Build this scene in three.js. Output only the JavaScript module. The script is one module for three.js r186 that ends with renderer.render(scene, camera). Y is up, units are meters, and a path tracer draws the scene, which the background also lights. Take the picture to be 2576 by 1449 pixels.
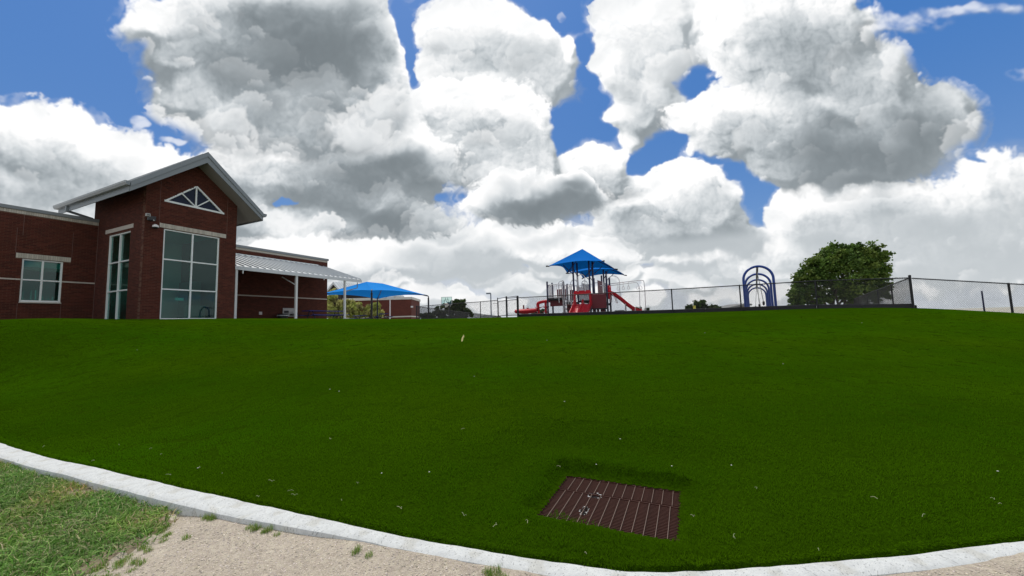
import * as THREE from 'three';
import { mergeGeometries, toCreasedNormals } from 'three/addons/utils/BufferGeometryUtils.js';
import { RoundedBoxGeometry } from 'three/addons/geometries/RoundedBoxGeometry.js';

// ---------------------------------------------------------------- camera, sun, exposure
const EYE = 1.5, FPX = 967, HALF_W = 1288, HALF_H = 724.5;       // metres; focal length and half size in units of a 2576 px wide picture
const scene = new THREE.Scene();
const camera = new THREE.PerspectiveCamera(2 * Math.atan(HALF_H / FPX) * 180 / Math.PI, 2576 / 1449, 0.05, 6000);
camera.position.set(0, EYE, 0);
camera.rotation.order = 'YXZ';
camera.rotation.set(5.0 * Math.PI / 180, 0, -1.72 * Math.PI / 180);
camera.updateMatrixWorld(true);
scene.add(camera);
const renderer = new THREE.WebGLRenderer({ antialias: true });
renderer.toneMapping = THREE.LinearToneMapping;
renderer.toneMappingExposure = 1.0;
renderer.shadowMap.enabled = true;
const SUN_AZ = -22 * Math.PI / 180, SUN_EL = 58 * Math.PI / 180;   // ahead and a little to the left, high
const sunDir = new THREE.Vector3(Math.sin(SUN_AZ) * Math.cos(SUN_EL), Math.sin(SUN_EL), -Math.cos(SUN_AZ) * Math.cos(SUN_EL));
const sun = new THREE.DirectionalLight(new THREE.Color(1, 0.95, 0.87), 2.6);
sun.name = 'sun';
sun.position.copy(sunDir).multiplyScalar(120);
sun.castShadow = true; sun.shadow.radius = 2;
sun.shadow.mapSize.set(4096, 4096);
Object.assign(sun.shadow.camera, { left: -50, right: 50, top: 50, bottom: -50, near: 1, far: 300 });
scene.add(sun, sun.target);

// a pixel of the 2576 x 1449 picture gives a direction; depths come from what a thing stands on
const V3 = (x, y, z) => new THREE.Vector3(x, y, z);
const ray = (u, v) => V3((u - HALF_W) / FPX, -(v - HALF_H) / FPX, -1).applyQuaternion(camera.quaternion);
const atDepth = (u, v, depth) => { const r = ray(u, v); return r.multiplyScalar(depth / -r.z).add(V3(0, EYE, 0)); };   // depth along world -z
const atHeight = (u, v, y) => { const r = ray(u, v); return r.multiplyScalar((y - EYE) / r.y).add(V3(0, EYE, 0)); };

// seeded random and gradient noise
let seed = 12345;
const srand = (s) => { seed = s >>> 0; };
const rnd = () => { seed = (seed + 0x6D2B79F5) | 0; let t = Math.imul(seed ^ (seed >>> 15), 1 | seed); t = (t + Math.imul(t ^ (t >>> 7), 61 | t)) ^ t; return ((t ^ (t >>> 14)) >>> 0) / 4294967296; };
const rr = (a, b) => a + (b - a) * rnd();
const PERM = new Uint8Array(512);
{ srand(7); const p = [...Array(256).keys()]; for (let i = 255; i > 0; i--) { const j = Math.floor(rnd() * (i + 1)); [p[i], p[j]] = [p[j], p[i]]; } for (let i = 0; i < 512; i++) PERM[i] = p[i & 255]; }
const GX = new Float64Array(256), GY = new Float64Array(256), GZ = new Float64Array(256);
for (let i = 0; i < 256; i++) { const z = rr(-1, 1), a = rr(0, 6.2832), r = Math.sqrt(1 - z * z); GX[i] = r * Math.cos(a); GY[i] = r * Math.sin(a); GZ[i] = z; }
function noise(x, y, z = 0.5) {
  const xf = Math.floor(x), yf = Math.floor(y), zf = Math.floor(z), X = xf & 255, Y = yf & 255, Z = zf & 255;
  x -= xf; y -= yf; z -= zf;
  const u = x * x * x * (x * (x * 6 - 15) + 10), v = y * y * y * (y * (y * 6 - 15) + 10), w = z * z * z * (z * (z * 6 - 15) + 10);
  const A = PERM[X] + Y, B = PERM[X + 1] + Y, AA = PERM[A] + Z, AB = PERM[A + 1] + Z, BA = PERM[B] + Z, BB = PERM[B + 1] + Z;
  const g = (h, a, b, c) => GX[h] * a + GY[h] * b + GZ[h] * c;
  const l = (a, b, t) => a + (b - a) * t;
  return 1.5 * l(l(l(g(PERM[AA], x, y, z), g(PERM[BA], x - 1, y, z), u), l(g(PERM[AB], x, y - 1, z), g(PERM[BB], x - 1, y - 1, z), u), v),
    l(l(g(PERM[AA + 1], x, y, z - 1), g(PERM[BA + 1], x - 1, y, z - 1), u), l(g(PERM[AB + 1], x, y - 1, z - 1), g(PERM[BB + 1], x - 1, y - 1, z - 1), u), v), w);
}
const fbm = (x, y, z, n = 4) => { let s = 0, a = 0.5; for (let i = 0; i < n; i++) { s += a * noise(x, y, z); x = x * 2.03 + 5.1; y = y * 2.03 + 1.7; z = z * 2.03 + 3.3; a *= 0.5; } return s; };
const sstep = (a, b, x) => { const t = Math.min(1, Math.max(0, (x - a) / (b - a))); return t * t * (3 - 2 * t); };
const clamp = (x, a, b) => Math.min(b, Math.max(a, x));
const mix = (a, b, t) => a + (b - a) * t;

// ---------------------------------------------------------------- sky: air and cumulus clouds, computed for every direction
{
  const W = 4096, H = W / 2, N = W * H;
  // where the clouds part (blue), lie thick (grey) and catch the sun (white): centre and size of each, as directions
  const chart = (u, v) => { const r = ray(u, v); return [r.x / -r.z, r.y / -r.z]; };
  const blobs = (list) => list.map(([u, v, ru, rv, w, tilt = 0]) => { const [x, y] = chart(u, v); return [x, y, ru / FPX, rv / FPX, w, Math.cos(tilt), Math.sin(tilt)]; });
  const grey = blobs([
    [790, 115, 175, 135, 1.0], [700, 50, 130, 70, .8], [870, 170, 90, 90, .75], [600, 170, 130, 90, .55], [640, 260, 100, 80, .5], [830, 270, 90, 60, .5], [880, 40, 80, 80, .7],
    [990, 415, 130, 46, 1.0], [900, 430, 110, 52, .8], [1060, 440, 70, 36, .8], [1000, 565, 130, 38, 1.0, -.15], [870, 530, 110, 44, .8, -.2], [1090, 590, 100, 30, .7], [800, 480, 70, 40, .5],
    [1385, 510, 130, 38, 1.15, .1], [1440, 475, 70, 34, 1.0], [1290, 545, 90, 34, .8], [1215, 345, 70, 30, .6], [1240, 320, 50, 30, .45], [1160, 650, 120, 44, .7], [1060, 640, 100, 40, .6], [1290, 470, 60, 40, .4],
    [2180, 400, 180, 54, 1.0], [2060, 380, 90, 56, .9], [2310, 340, 100, 66, .8], [2120, 320, 70, 34, .7], [2150, 455, 120, 34, .8], [2020, 150, 150, 100, .3], [2330, 260, 80, 50, .45], [2400, 570, 180, 50, .6], [2230, 530, 110, 34, .5], [2100, 620, 130, 30, .5], [2500, 640, 120, 30, .5],
    [1760, 615, 150, 30, .75], [1850, 595, 60, 34, .7], [1660, 620, 80, 30, .55], [1700, 560, 100, 40, .3], [1560, 600, 90, 34, .5], [1400, 600, 120, 30, .5], [1600, 330, 60, 40, .25],
    [130, 440, 200, 50, .4], [60, 490, 200, 40, .45], [330, 400, 80, 50, .3], [700, 610, 150, 30, .25], [950, 690, 150, 26, .4], [1250, 720, 160, 22, .45], [1750, 690, 160, 24, .35], [2050, 560, 100, 40, .25], [1300, 160, 80, 60, .3], [1620, 250, 80, 60, .22], [1900, 330, 90, 60, .22], [560, 520, 60, 40, .2], [2480, 660, 140, 40, .35],
  ]);
  const white = blobs([[420, 235, 80, 70, 1], [350, 70, 80, 40, .8], [540, 270, 80, 50, .8], [150, 300, 140, 50, .9], [330, 350, 120, 36, .8], [1180, 60, 110, 60, .9], [1260, 250, 110, 60, .9], [1120, 230, 80, 30, .8], [1000, 260, 50, 110, .8], [1600, 110, 120, 90, .8], [1780, 270, 80, 60, .9], [650, 420, 110, 60, .7], [740, 590, 100, 40, .8], [1560, 420, 70, 30, .7], [1780, 490, 120, 40, .8], [1080, 530, 26, 50, .6], [1230, 420, 60, 50, .7], [880, 230, 60, 30, .7, -.7], [2490, 410, 50, 40, .6], [1930, 200, 60, 60, .5], [1040, 330, 60, 50, .6], [1380, 650, 80, 30, .5], [1000, 720, 60, 20, .6], [2010, 520, 60, 40, .5], [1430, 160, 40, 80, .5]]);
  const most = (list, x, y, cap) => { let m = 0; for (const b of list) { const dx = x - b[0], dy = y - b[1]; if (Math.abs(dx) > 0.75 || Math.abs(dy) > 0.6) continue; const p = (dx * b[5] + dy * b[6]) / b[2], q = (dy * b[5] - dx * b[6]) / b[3], d = p * p + q * q; if (d < 5) { const g = b[4] * Math.exp(-d * 0.8); m = cap ? Math.max(m, g) : m + g * (1 - Math.min(1, m) * 0.5); } } return m; };
  // round packed lumps (cells of scattered points), the building blocks of a cumulus
  const JX = new Float32Array(65536), JY = new Float32Array(65536);
  srand(91); for (let i = 0; i < 65536; i++) { JX[i] = rnd(); JY[i] = rnd(); }
  const lumps = (x, y) => {
    const xi = Math.floor(x), yi = Math.floor(y); let best = 9;
    for (let a = -1; a <= 1; a++) for (let b = -1; b <= 1; b++) {
      const h = ((xi + a) & 255) * 256 + ((yi + b) & 255), dx = xi + a + JX[h] - x, dy = yi + b + JY[h] - y, d = dx * dx + dy * dy;
      if (d < best) best = d;
    }
    return Math.sqrt(Math.max(0, 1 - best * 0.95));
  };
  srand(404);
  const horizonClouds = [];
  for (let i = 0; i < 44; i++) {                                             // small far clouds, heaped up one behind the other towards the horizon
    const v = 778 - i * 3.9 + rr(-10, 10), u = ((i * 0.618034) % 1) * 2800 - 110, s = mix(0.6, 1.3, i / 44), tall = rr(20, 46) * s, wide = rr(50, 120) * s, list = [];
    for (let k = 0; k < 6; k++) list.push([u + rr(-1, 1) * wide, v - 0.03 * (u - 1288) + rr(-0.6, 0.5) * tall, rr(0.35, 0.65) * wide, rr(0.6, 1.05) * tall]);
    horizonClouds.push([rr(.12, .34), 0.08, list]);
  }
  // every cloud: how dark its base is, how soft its edge is, and the masses it is made of; far clouds first
  const clouds = [
    ...horizonClouds,
    [.30, .06, [[40, 345, 150, 85], [150, 375, 120, 80], [270, 425, 130, 75], [395, 460, 120, 62], [20, 480, 320, 100], [260, 520, 260, 90], [500, 480, 120, 70]]],
    [.42, .05, [[1990, 540, 70, 70], [2120, 560, 170, 90], [2300, 570, 220, 100], [2490, 440, 70, 56], [2550, 520, 90, 110], [2400, 640, 260, 80], [2100, 640, 220, 60]]],
    [.30, .05, [[1130, 90, 80, 74], [1210, 60, 110, 70], [1290, 130, 130, 90], [1395, 190, 70, 80], [1350, 90, 60, 50], [1140, 180, 100, 60], [1270, 220, 120, 60], [1440, 130, 24, 40]]],
    [.28, .05, [[1570, 70, 100, 90], [1650, 120, 100, 100], [1545, 180, 70, 70], [1640, 240, 90, 80], [1600, 300, 80, 50], [1680, 50, 60, 90], [1590, 360, 40, 30], [1780, 60, 80, 60], [1800, 130, 70, 40]]],
    [.42, .04, [[1590, 500, 100, 70], [1720, 490, 120, 80], [1800, 540, 100, 80], [1870, 600, 60, 50], [1650, 600, 150, 60], [1760, 440, 60, 40]]],
    [.40, .04, [[1440, 420, 44, 40], [1530, 415, 60, 40], [1480, 390, 40, 30], [1560, 460, 60, 40], [1470, 470, 60, 50]]],
    [.30, .05, [[1100, 260, 84, 54], [1220, 270, 120, 70], [1320, 340, 90, 84], [1150, 350, 130, 84], [1270, 420, 130, 76], [1370, 420, 40, 60]]],
    [.45, .06, [[1910, 70, 150, 110], [2010, 150, 180, 150], [1800, 280, 100, 60], [1880, 330, 150, 90], [2060, 320, 170, 120], [2190, 240, 120, 120], [2320, 300, 120, 80], [2400, 280, 66, 60], [2170, 400, 200, 76], [1960, 420, 90, 60], [2240, 150, 40, 34], [2110, 60, 90, 90]]],
    [.55, .06, [[650, 420, 130, 90], [780, 420, 160, 100], [950, 400, 160, 90], [1060, 430, 70, 56], [900, 540, 170, 80], [1030, 590, 130, 56], [760, 590, 130, 50], [640, 540, 70, 60]]],
    [.62, .05, [[1300, 490, 100, 56], [1400, 500, 110, 46], [1450, 470, 56, 40], [1250, 530, 80, 40], [1330, 560, 90, 34]]],
    [.42, .06, [[730, 650, 120, 50], [880, 665, 150, 46], [1060, 660, 160, 52], [1210, 640, 110, 62], [1340, 620, 120, 50], [1460, 650, 130, 44]]],
    [.52, .06, [[400, 70, 90, 44], [440, 140, 80, 66], [470, 240, 90, 66], [570, 130, 150, 130], [760, 90, 230, 170], [640, 290, 150, 100], [810, 290, 190, 120], [920, 130, 100, 180], [960, 230, 66, 90], [560, 300, 60, 44], [620, 20, 250, 80]]],
    [.10, .31, [[350, 298, 24, 20], [366, 314, 20, 16], [345, 322, 16, 14], [1414, 40, 22, 14], [1424, 50, 14, 12]]],
    [.10, .45, [[2260, 62, 170, 30], [2450, 22, 170, 26], [2570, 190, 50, 26], [430, 360, 40, 12], [520, 360, 30, 16]]],
  ];
  const gaps = blobs([[1010, 40, 26, 60, 1.0, .3], [1030, 130, 12, 66, .9], [1042, 195, 13, 30, .8], [1390, 5, 70, 36, 1], [1440, 50, 50, 40, .9], [1476, 110, 16, 50, .7], [1480, 200, 30, 44, 1], [1450, 308, 62, 36, 1.1], [1418, 355, 44, 26, .9], [1530, 328, 36, 30, 1.0], [1490, 262, 34, 36, .9], [1680, 370, 60, 22, 1.1, .5], [1615, 405, 40, 22, 1.0, .3], [1590, 445, 16, 20, .6], [1800, 412, 40, 14, .8], [1850, 432, 24, 18, .8], [1738, 222, 46, 28, 1.1], [1755, 190, 22, 20, .8], [1850, 118, 20, 14, .5], [1718, 80, 9, 36, .7], [2045, 232, 34, 18, .7], [1905, 490, 42, 38, 1.1], [1885, 455, 28, 26, .9], [1920, 545, 24, 24, .9], [712, 512, 46, 16, 1.0], [688, 500, 24, 12, .8], [1330, 663, 20, 10, .7], [1625, 664, 36, 8, .7], [1172, 488, 7, 9, .7], [1113, 487, 9, 7, .7], [60, 437, 34, 13, .8, -.4], [2470, 395, 26, 10, .7], [2158, 12, 26, 22, .8]]);
  const RES = 600, CX0 = -1.75, CY0 = -0.02, CW = Math.round(3.5 * RES), CH = Math.round(1.12 * RES), C = new Float32Array(CW * CH * 4);
  const sunX = sunDir.x / -sunDir.z, sunY = sunDir.y / -sunDir.z;
  const air = (x, y, z) => {
    const el = Math.asin(clamp(y, -1, 1)), t = Math.exp(-Math.max(0, el) * 5.2), toSun = x * sunDir.x + y * sunDir.y + z * sunDir.z, glow = 0.10 * Math.pow(Math.max(0, toSun), 6);
    return [mix(0.043, 0.38, t) + glow, mix(0.178, 0.57, t) + glow, mix(0.52, 0.80, t) + glow];
  };
  const GAPV = (x, y) => 0.22 * most(gaps, x, y, true);
  const GM = new Float32Array(CW * CH), GAP = new Float32Array(CW * CH), TV = new Float32Array(CW * CH), WX = new Float32Array(CW * CH), WY = new Float32Array(CW * CH);
  for (let j = 0; j < CH; j++) for (let i = 0; i < CW; i++) {
    const x = CX0 + i / RES, y = CY0 + j / RES, l = 1 / Math.hypot(x, y, 1), k = j * CW + i;
    const a = air(x * l, y * l, -l); C[k * 4] = a[0]; C[k * 4 + 1] = a[1]; C[k * 4 + 2] = a[2]; C[k * 4 + 3] = 0;
    WX[k] = noise(x * 9 + 3, y * 9, 1) * 0.022 + noise(x * 23, y * 23, 4) * 0.010 + noise(x * 60, y * 60, 5) * 0.003; WY[k] = noise(x * 9, y * 9 + 5, 2) * 0.022 + noise(x * 23, y * 23 + 9, 7) * 0.010 + noise(x * 60, y * 60, 9) * 0.004;
    const gx = x + WX[k] * 1.4, gy = y + WY[k] * 1.4;
    TV[k] = fbm(x * 7 + WX[k] * 60, y * 9 + WY[k] * 60, 3.3, 4);
    { const n = fbm(x * 4, y * 11, 8, 4), b = sstep(0.40, 0.10, y - 0.03 * x + n * 0.22 + GAPV(x, y)) * 0.86, L = 0.66 + 0.22 * n + 0.1 * TV[k]; C[k * 4] = mix(C[k * 4], L * 0.97, b); C[k * 4 + 1] = mix(C[k * 4 + 1], L, b); C[k * 4 + 2] = mix(C[k * 4 + 2], L * 1.035, b); }
    GAP[k] = most(gaps, gx, gy, true);
    GM[k] = clamp(most(grey, gx, gy, true) - 0.45 * most(white, gx, gy, true), -0.4, 1.1);
  }
  const HB = new Float32Array(CW * CH);
  clouds.forEach(([dark, soft, parts], n) => {
    const q = blobs(parts.map(([u, v, a, b]) => [u, v, a, b, 1]));
    let x0 = 9, x1 = -9, y0 = 9, y1 = -9;
    for (const b of q) { x0 = Math.min(x0, b[0] - b[2] * 1.7 - .05); x1 = Math.max(x1, b[0] + b[2] * 1.7 + .05); y0 = Math.min(y0, b[1] - b[3] * 1.7 - .05); y1 = Math.max(y1, b[1] + b[3] * 1.7 + .05); }
    const i0 = clamp(Math.floor((x0 - CX0) * RES), 0, CW - 1), i1 = clamp(Math.ceil((x1 - CX0) * RES), 0, CW - 1), j0 = clamp(Math.floor((y0 - CY0) * RES), 0, CH - 1), j1 = clamp(Math.ceil((y1 - CY0) * RES), 0, CH - 1);
    HB.fill(-1);
    const small = y0 < 0.25 ? 1.5 : 1, T = 0.30;
    for (let j = j0; j <= j1; j++) for (let i = i0; i <= i1; i++) {
      const k = j * CW + i, x = CX0 + i / RES + WX[k], y = CY0 + j / RES + WY[k];
      let s = 0;
      for (const b of q) { const dx = (x - b[0]) / b[2], dy = (y - b[1]) / b[3], d = dx * dx + dy * dy; if (d < 4) s += Math.exp(-d * 1.9) * 1.6; }
      if (s < 0.03) continue;
      const m = Math.min(1.0, 1.15 * Math.log(1 + s)) ;
      const f = 8.5 * small, o = n * 17.3;
      const h = 0.40 * lumps(x * f + o, y * f * 1.1) + 0.26 * lumps(x * f * 2.1 + o, y * f * 2.2 + 5) + 0.19 * lumps(x * f * 4.4 + o, y * f * 4.5 + 3) + 0.15 * lumps(x * f * 9.1 + o, y * f * 9.3) + 0.09 * lumps(x * f * 17 + o, y * f * 17) + 0.04 * noise(x * 60, y * 60, n) + 0.02 * noise(x * 130, y * 130, n);
      HB[k] = m * 0.95 + h * (soft > .3 ? 0.40 : 0.66) - 0.42 - 0.60 * GAP[k];
    }
    const H_ = (i, j) => HB[clamp(Math.round(j), 0, CH - 1) * CW + clamp(Math.round(i), 0, CW - 1)];
    for (let j = j0; j <= j1; j++) for (let i = i0; i <= i1; i++) {
      const k = j * CW + i, h = HB[k];
      if (h < T - 0.25) continue;
      const x = CX0 + i / RES, y = CY0 + j / RES;
      let lx = sunX - x, ly = sunY - y; const ll = Math.hypot(lx, ly); lx /= ll; ly /= ll;
      let rel = 0, thick = 0, below = 0;
      for (const [s, w] of [[2.2, 0.9], [5, 1.2], [11, 1.3], [24, 1.1], [46, 0.7]]) rel += w * (h - Math.max(T - 0.15, H_(i + lx * s, j + ly * s)));
      for (let s = 8; s <= 176; s += 14) thick += Math.max(0, H_(i + lx * s, j + ly * s) - T);
      for (let s = 10; s <= 60; s += 10) below += Math.max(0, H_(i - lx * s, j - ly * s) - T);
      // under its base a cloud frays out softly; its sunlit heads are crisp
      const base = Math.exp(-below * 1.1) * (1 - Math.exp(-thick * 1.2)), e = 0.03 + soft * 0.55 + base * 0.24;
      const a = Math.max(soft > .3 ? 0 : 0.55 * sstep(T - 0.24, T + 0.02, h) * clamp(0.15 + 1.6 * fbm(x * 11 + WX[k] * 40, y * 15 + WY[k] * 40, n, 4), 0, 0.8), sstep(T - 0.02 - base * 0.05, T + e, h)) * (soft > .3 ? clamp(0.34 + 1.1 * fbm(x * 14, y * 22, 6, 4), 0, 0.6) : 1);
      if (a < 0.003) continue;
      const deep = 1 - Math.exp(-thick * 0.42), g = GM[k], edge = Math.exp(-Math.max(0, h - T) * 9) * Math.exp(-thick * 0.8);
      const calm = 1 - 0.75 * clamp(g, 0, 1) - 0.25 * deep;
      let L = 0.86 + 0.20 * TV[k] * (0.4 + 0.6 * deep) - dark * deep * 0.58 - 0.62 * Math.max(0, g) - 0.22 * Math.min(0, g) + clamp(rel, -0.9, 0.9) * 0.42 * calm + 0.26 * edge;
      const floor = mix(0.50, 0.19, sstep(0.165, 0.205, Math.atan(y / Math.hypot(1, x))));      // low down there is more lit air in front
      L = floor + (L - floor > 0.25 ? L - floor : 0.25 * Math.exp((L - floor - 0.25) / 0.25)); L = Math.min(L, 1.08);
      const el = Math.atan(y / Math.hypot(1, x)), haze = 0.60 * Math.exp(-Math.max(0, el) * 9);
      L = mix(L, 0.76, haze);
      const cool = 1 - clamp(L, 0, 1), c4 = k * 4;
      C[c4] = mix(C[c4], L * (1 - 0.20 * cool), a); C[c4 + 1] = mix(C[c4 + 1], L * (1 - 0.03 * cool), a); C[c4 + 2] = mix(C[c4 + 2], L * (1 + 0.08 * cool), a); C[c4 + 3] = Math.max(C[c4 + 3], a);
    }
    // heads of the cloud: round lumps with a crisp sunlit rim that fade downwards into the body, upper ones first
    if (soft > .3 || parts.length < 4) return;
    srand(700 + n);
    const heads = [], tries = Math.round((i1 - i0) * (j1 - j0) / 620);
    for (let t = 0; t < tries; t++) { const a = Math.floor(rr(i0, i1)), b = Math.floor(rr(j0, j1)), h = H_(a, b); if (h < T + 0.0 || rnd() > (h < T + 0.22 ? 1 : 0.42) * (1 - 0.75 * clamp(GM[b * CW + a], 0, 1))) continue; const r = (0.010 + 0.095 * Math.pow(rnd(), 2.6)) * (small > 1 ? 0.62 : 1) * RES; heads.push([a, b - r * (h < T + 0.12 ? 0.55 : 0.2), r]); }
    heads.sort((p, q) => q[1] - p[1]);
    for (const [a, b, r] of heads) {
      const x = CX0 + a / RES, y = CY0 + b / RES; let lx = sunX - x, ly = sunY - y; const ll = Math.hypot(lx, ly); lx = lx / ll + rr(-.35, .35); ly /= ll;
      const R = Math.ceil(r * 1.5), o = a * 0.37 + b * 0.11, k0 = Math.round(b) * CW + a, g0 = clamp(GM[clamp(k0, 0, CW * CH - 1)], -0.4, 1), force = (0.70 - 0.62 * Math.max(0, g0)) * rr(0.15, 1);
      const top = Math.min(1.06, 1.02 - 0.52 * Math.max(0, g0) - 0.05 * rnd());
      for (let j = Math.max(0, Math.floor(b) - R); j <= Math.min(CH - 1, b + R); j++) for (let i = Math.max(0, a - R); i <= Math.min(CW - 1, a + R); i++) {
        const k = j * CW + i, qx = (i - a) / r + WX[k] * 14, qy = (j - b) / r + WY[k] * 14, m = Math.hypot(qx, qy * 1.1);
        if (m > 1.5) continue;
        const d = m + 0.75 * (0.62 - lumps(qx * 1.7 + o, qy * 1.9)) + 0.45 * (0.62 - lumps(qx * 4.1 + o, qy * 4.4)) + 0.28 * (0.6 - lumps(qx * 9 + o, qy * 9)) + 0.22 * noise(qx * 3 + o, qy * 3, 2), up = qx * lx + qy * ly;
        const fade = sstep(-0.25, 0.75, up), c4 = k * 4, body = HB[k] > T - 0.05 ? 1 : 0; if (!body) continue;
        const w = sstep(1.0, 0.80, d) * fade * force;
        if (w > 0.004) { const e = sstep(0.3, 0.95, d), L = top * (0.86 + 0.16 * e), cool = 1 - Math.min(1, L); const haze = 0.60 * Math.exp(-Math.max(0, y) * 9), Lh = mix(L, 0.78, haze); C[c4] = mix(C[c4], Lh * (1 - 0.2 * cool), w); C[c4 + 1] = mix(C[c4 + 1], Lh * (1 - 0.03 * cool), w); C[c4 + 2] = mix(C[c4 + 2], Lh * (1 + 0.08 * cool), w); }
        else if (HB[k] > T + 0.04) { const s2 = 1 - 0.11 * sstep(1.42, 1.0, d) * fade * force; C[c4] *= s2; C[c4 + 1] *= s2 + (1 - s2) * 0.15; C[c4 + 2] *= s2 + (1 - s2) * 0.3; }
      }
    }
  });
  // the rest of the sky goes on with the same mix of cloud and blue, coarser
  const px = new Float32Array(N * 4), low = H / 2, bil = (x, y, z) => 0.42 - Math.abs(noise(x, y, z)) * 1.55;
  for (let row = 0; row < H; row++) {
    const el = ((row + 0.5) / H - 0.5) * Math.PI, y = Math.sin(el), cy = Math.cos(el);
    for (let col = 0; col < W; col++) {
      const i = (row * W + col) * 4, az = ((col + 0.5) / W - 0.5) * 2 * Math.PI, x = Math.cos(az) * cy, z = Math.sin(az) * cy;
      px[i + 3] = 1;
      if (row < low) { px[i] = 0.66; px[i + 1] = 0.72; px[i + 2] = 0.78; continue; }
      const cx = z < -0.1 ? x / -z : 9, cyy = z < -0.1 ? y / -z : 9;
      const inside = z < -0.1 ? (1 - sstep(1.42, 1.72, Math.abs(cx))) * (1 - sstep(0.98, 1.09, cyy)) : 0;
      let o = [0, 0, 0];
      if (inside < 1) {
        const q = 1.6 / (Math.max(0, y) + 0.38), n = fbm(x * q + 3.7, y * 1.2, z * q + 9.1, 4), m = fbm(x * q * 1.3 + 31, y * 1.5, z * q * 1.3 + 5, 3), f = 9, r = 0.5 * bil(x * f, y * f, z * f) + 0.3 * bil(x * f * 2.3, y * f * 2.3, z * f * 2.3) + 0.17 * bil(x * f * 5, y * f * 5, z * f * 5);
        const d = 0.30 + n * 1.7 + 0.45 * r, a = sstep(-0.02, 0.16, d), c = air(x, y, z), L = clamp(0.98 - clamp(d * 0.5 + m * 0.9, 0, 0.75) + r * 0.12, 0.2, 1.05), cool = 1 - Math.min(1, L);
        o = [mix(c[0], L * (1 - 0.20 * cool), a), mix(c[1], L * (1 - 0.03 * cool), a), mix(c[2], L * (1 + 0.08 * cool), a)];
      }
      if (inside > 0) {
        const gi = clamp((cx - CX0) * RES, 0, CW - 1.001), gj = clamp((cyy - CY0) * RES, 0, CH - 1.001), a = Math.floor(gi), b = Math.floor(gj), fx = gi - a, fy = gj - b;
        for (let c = 0; c < 3; c++) { const s = (p, r) => C[((b + r) * CW + a + p) * 4 + c]; o[c] = mix(o[c], mix(mix(s(0, 0), s(1, 0), fx), mix(s(0, 1), s(1, 1), fx), fy), inside); }
      }
      px[i] = o[0]; px[i + 1] = o[1]; px[i + 2] = o[2];
    }
  }
  const sky = new THREE.DataTexture(px, W, H, THREE.RGBAFormat, THREE.FloatType);
  sky.mapping = THREE.EquirectangularReflectionMapping; sky.magFilter = THREE.LinearFilter; sky.minFilter = THREE.LinearFilter; sky.needsUpdate = true;
  scene.background = sky; scene.environment = sky;
}

// ---------------------------------------------------------------- helpers for things and parts
const taken = new Map();
const numbered = (name) => { const n = taken.get(name) ?? 0; taken.set(name, n + 1); return n ? name + '_' + String(n).padStart(3, '0') : name; };
function tag(o, label, category, group, kind) { if (label) o.userData.label = label; if (category) o.userData.category = category; if (group) o.userData.group = group; if (kind) o.userData.kind = kind; return o; }
function thing(name, label, category, pos = [0, 0, 0], turn = 0, group) { const o = new THREE.Group(); o.name = numbered(name); o.position.set(...pos); o.rotation.y = turn; scene.add(o); return tag(o, label, category, group); }
const merged = (g) => Array.isArray(g) ? (g.length > 1 ? mergeGeometries(g.map((k) => { k = k.index ? k.toNonIndexed() : k; for (const a of Object.keys(k.attributes)) if (!['position', 'normal', 'uv', 'color'].includes(a)) k.deleteAttribute(a); return k; })) : g[0]) : g;
function part(name, g, m, parent, label) { const o = new THREE.Mesh(merged(g), m); o.name = name; o.castShadow = o.receiveShadow = true; parent.add(o); if (label) o.userData.label = label; return o; }
function solo(name, g, m, label, category, group, kind) { const o = part(numbered(name), g, m, scene); return tag(o, label, category, group, kind); }
const bx = (w, h, d, x = 0, y = 0, z = 0) => new THREE.BoxGeometry(w, h, d).translate(x, y, z);
const rbx = (w, h, d, x = 0, y = 0, z = 0, r = 0.01) => new RoundedBoxGeometry(w, h, d, 1, Math.min(r, w / 2.1, h / 2.1, d / 2.1)).translate(x, y, z);
const UPY = V3(0, 1, 0);
function rod(a, b, r, r2 = r, n = 8) { const d = b.clone().sub(a), L = d.length(); return new THREE.CylinderGeometry(r2, r, L, n, 1).translate(0, L / 2, 0).applyQuaternion(new THREE.Quaternion().setFromUnitVectors(UPY, d.normalize())).translate(a.x, a.y, a.z); }
const tube = (pts, r, seg = 24, n = 7, closed = false) => new THREE.TubeGeometry(new THREE.CatmullRomCurve3(pts, closed, 'centripetal'), seg, r, n, closed);
const bentTube = (pts, r, n = 7) => { const c = new THREE.CurvePath(); for (let i = 0; i + 1 < pts.length; i++) c.add(new THREE.LineCurve3(pts[i], pts[i + 1])); return new THREE.TubeGeometry(c, (pts.length - 1) * 3, r, n); };
const lin = (r, g, b) => new THREE.Color().setRGB(r, g, b);
const mat = (r, g, b, rough = 0.8, more = {}) => new THREE.MeshStandardMaterial({ color: lin(r, g, b), roughness: rough, side: THREE.DoubleSide, ...more });
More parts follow.
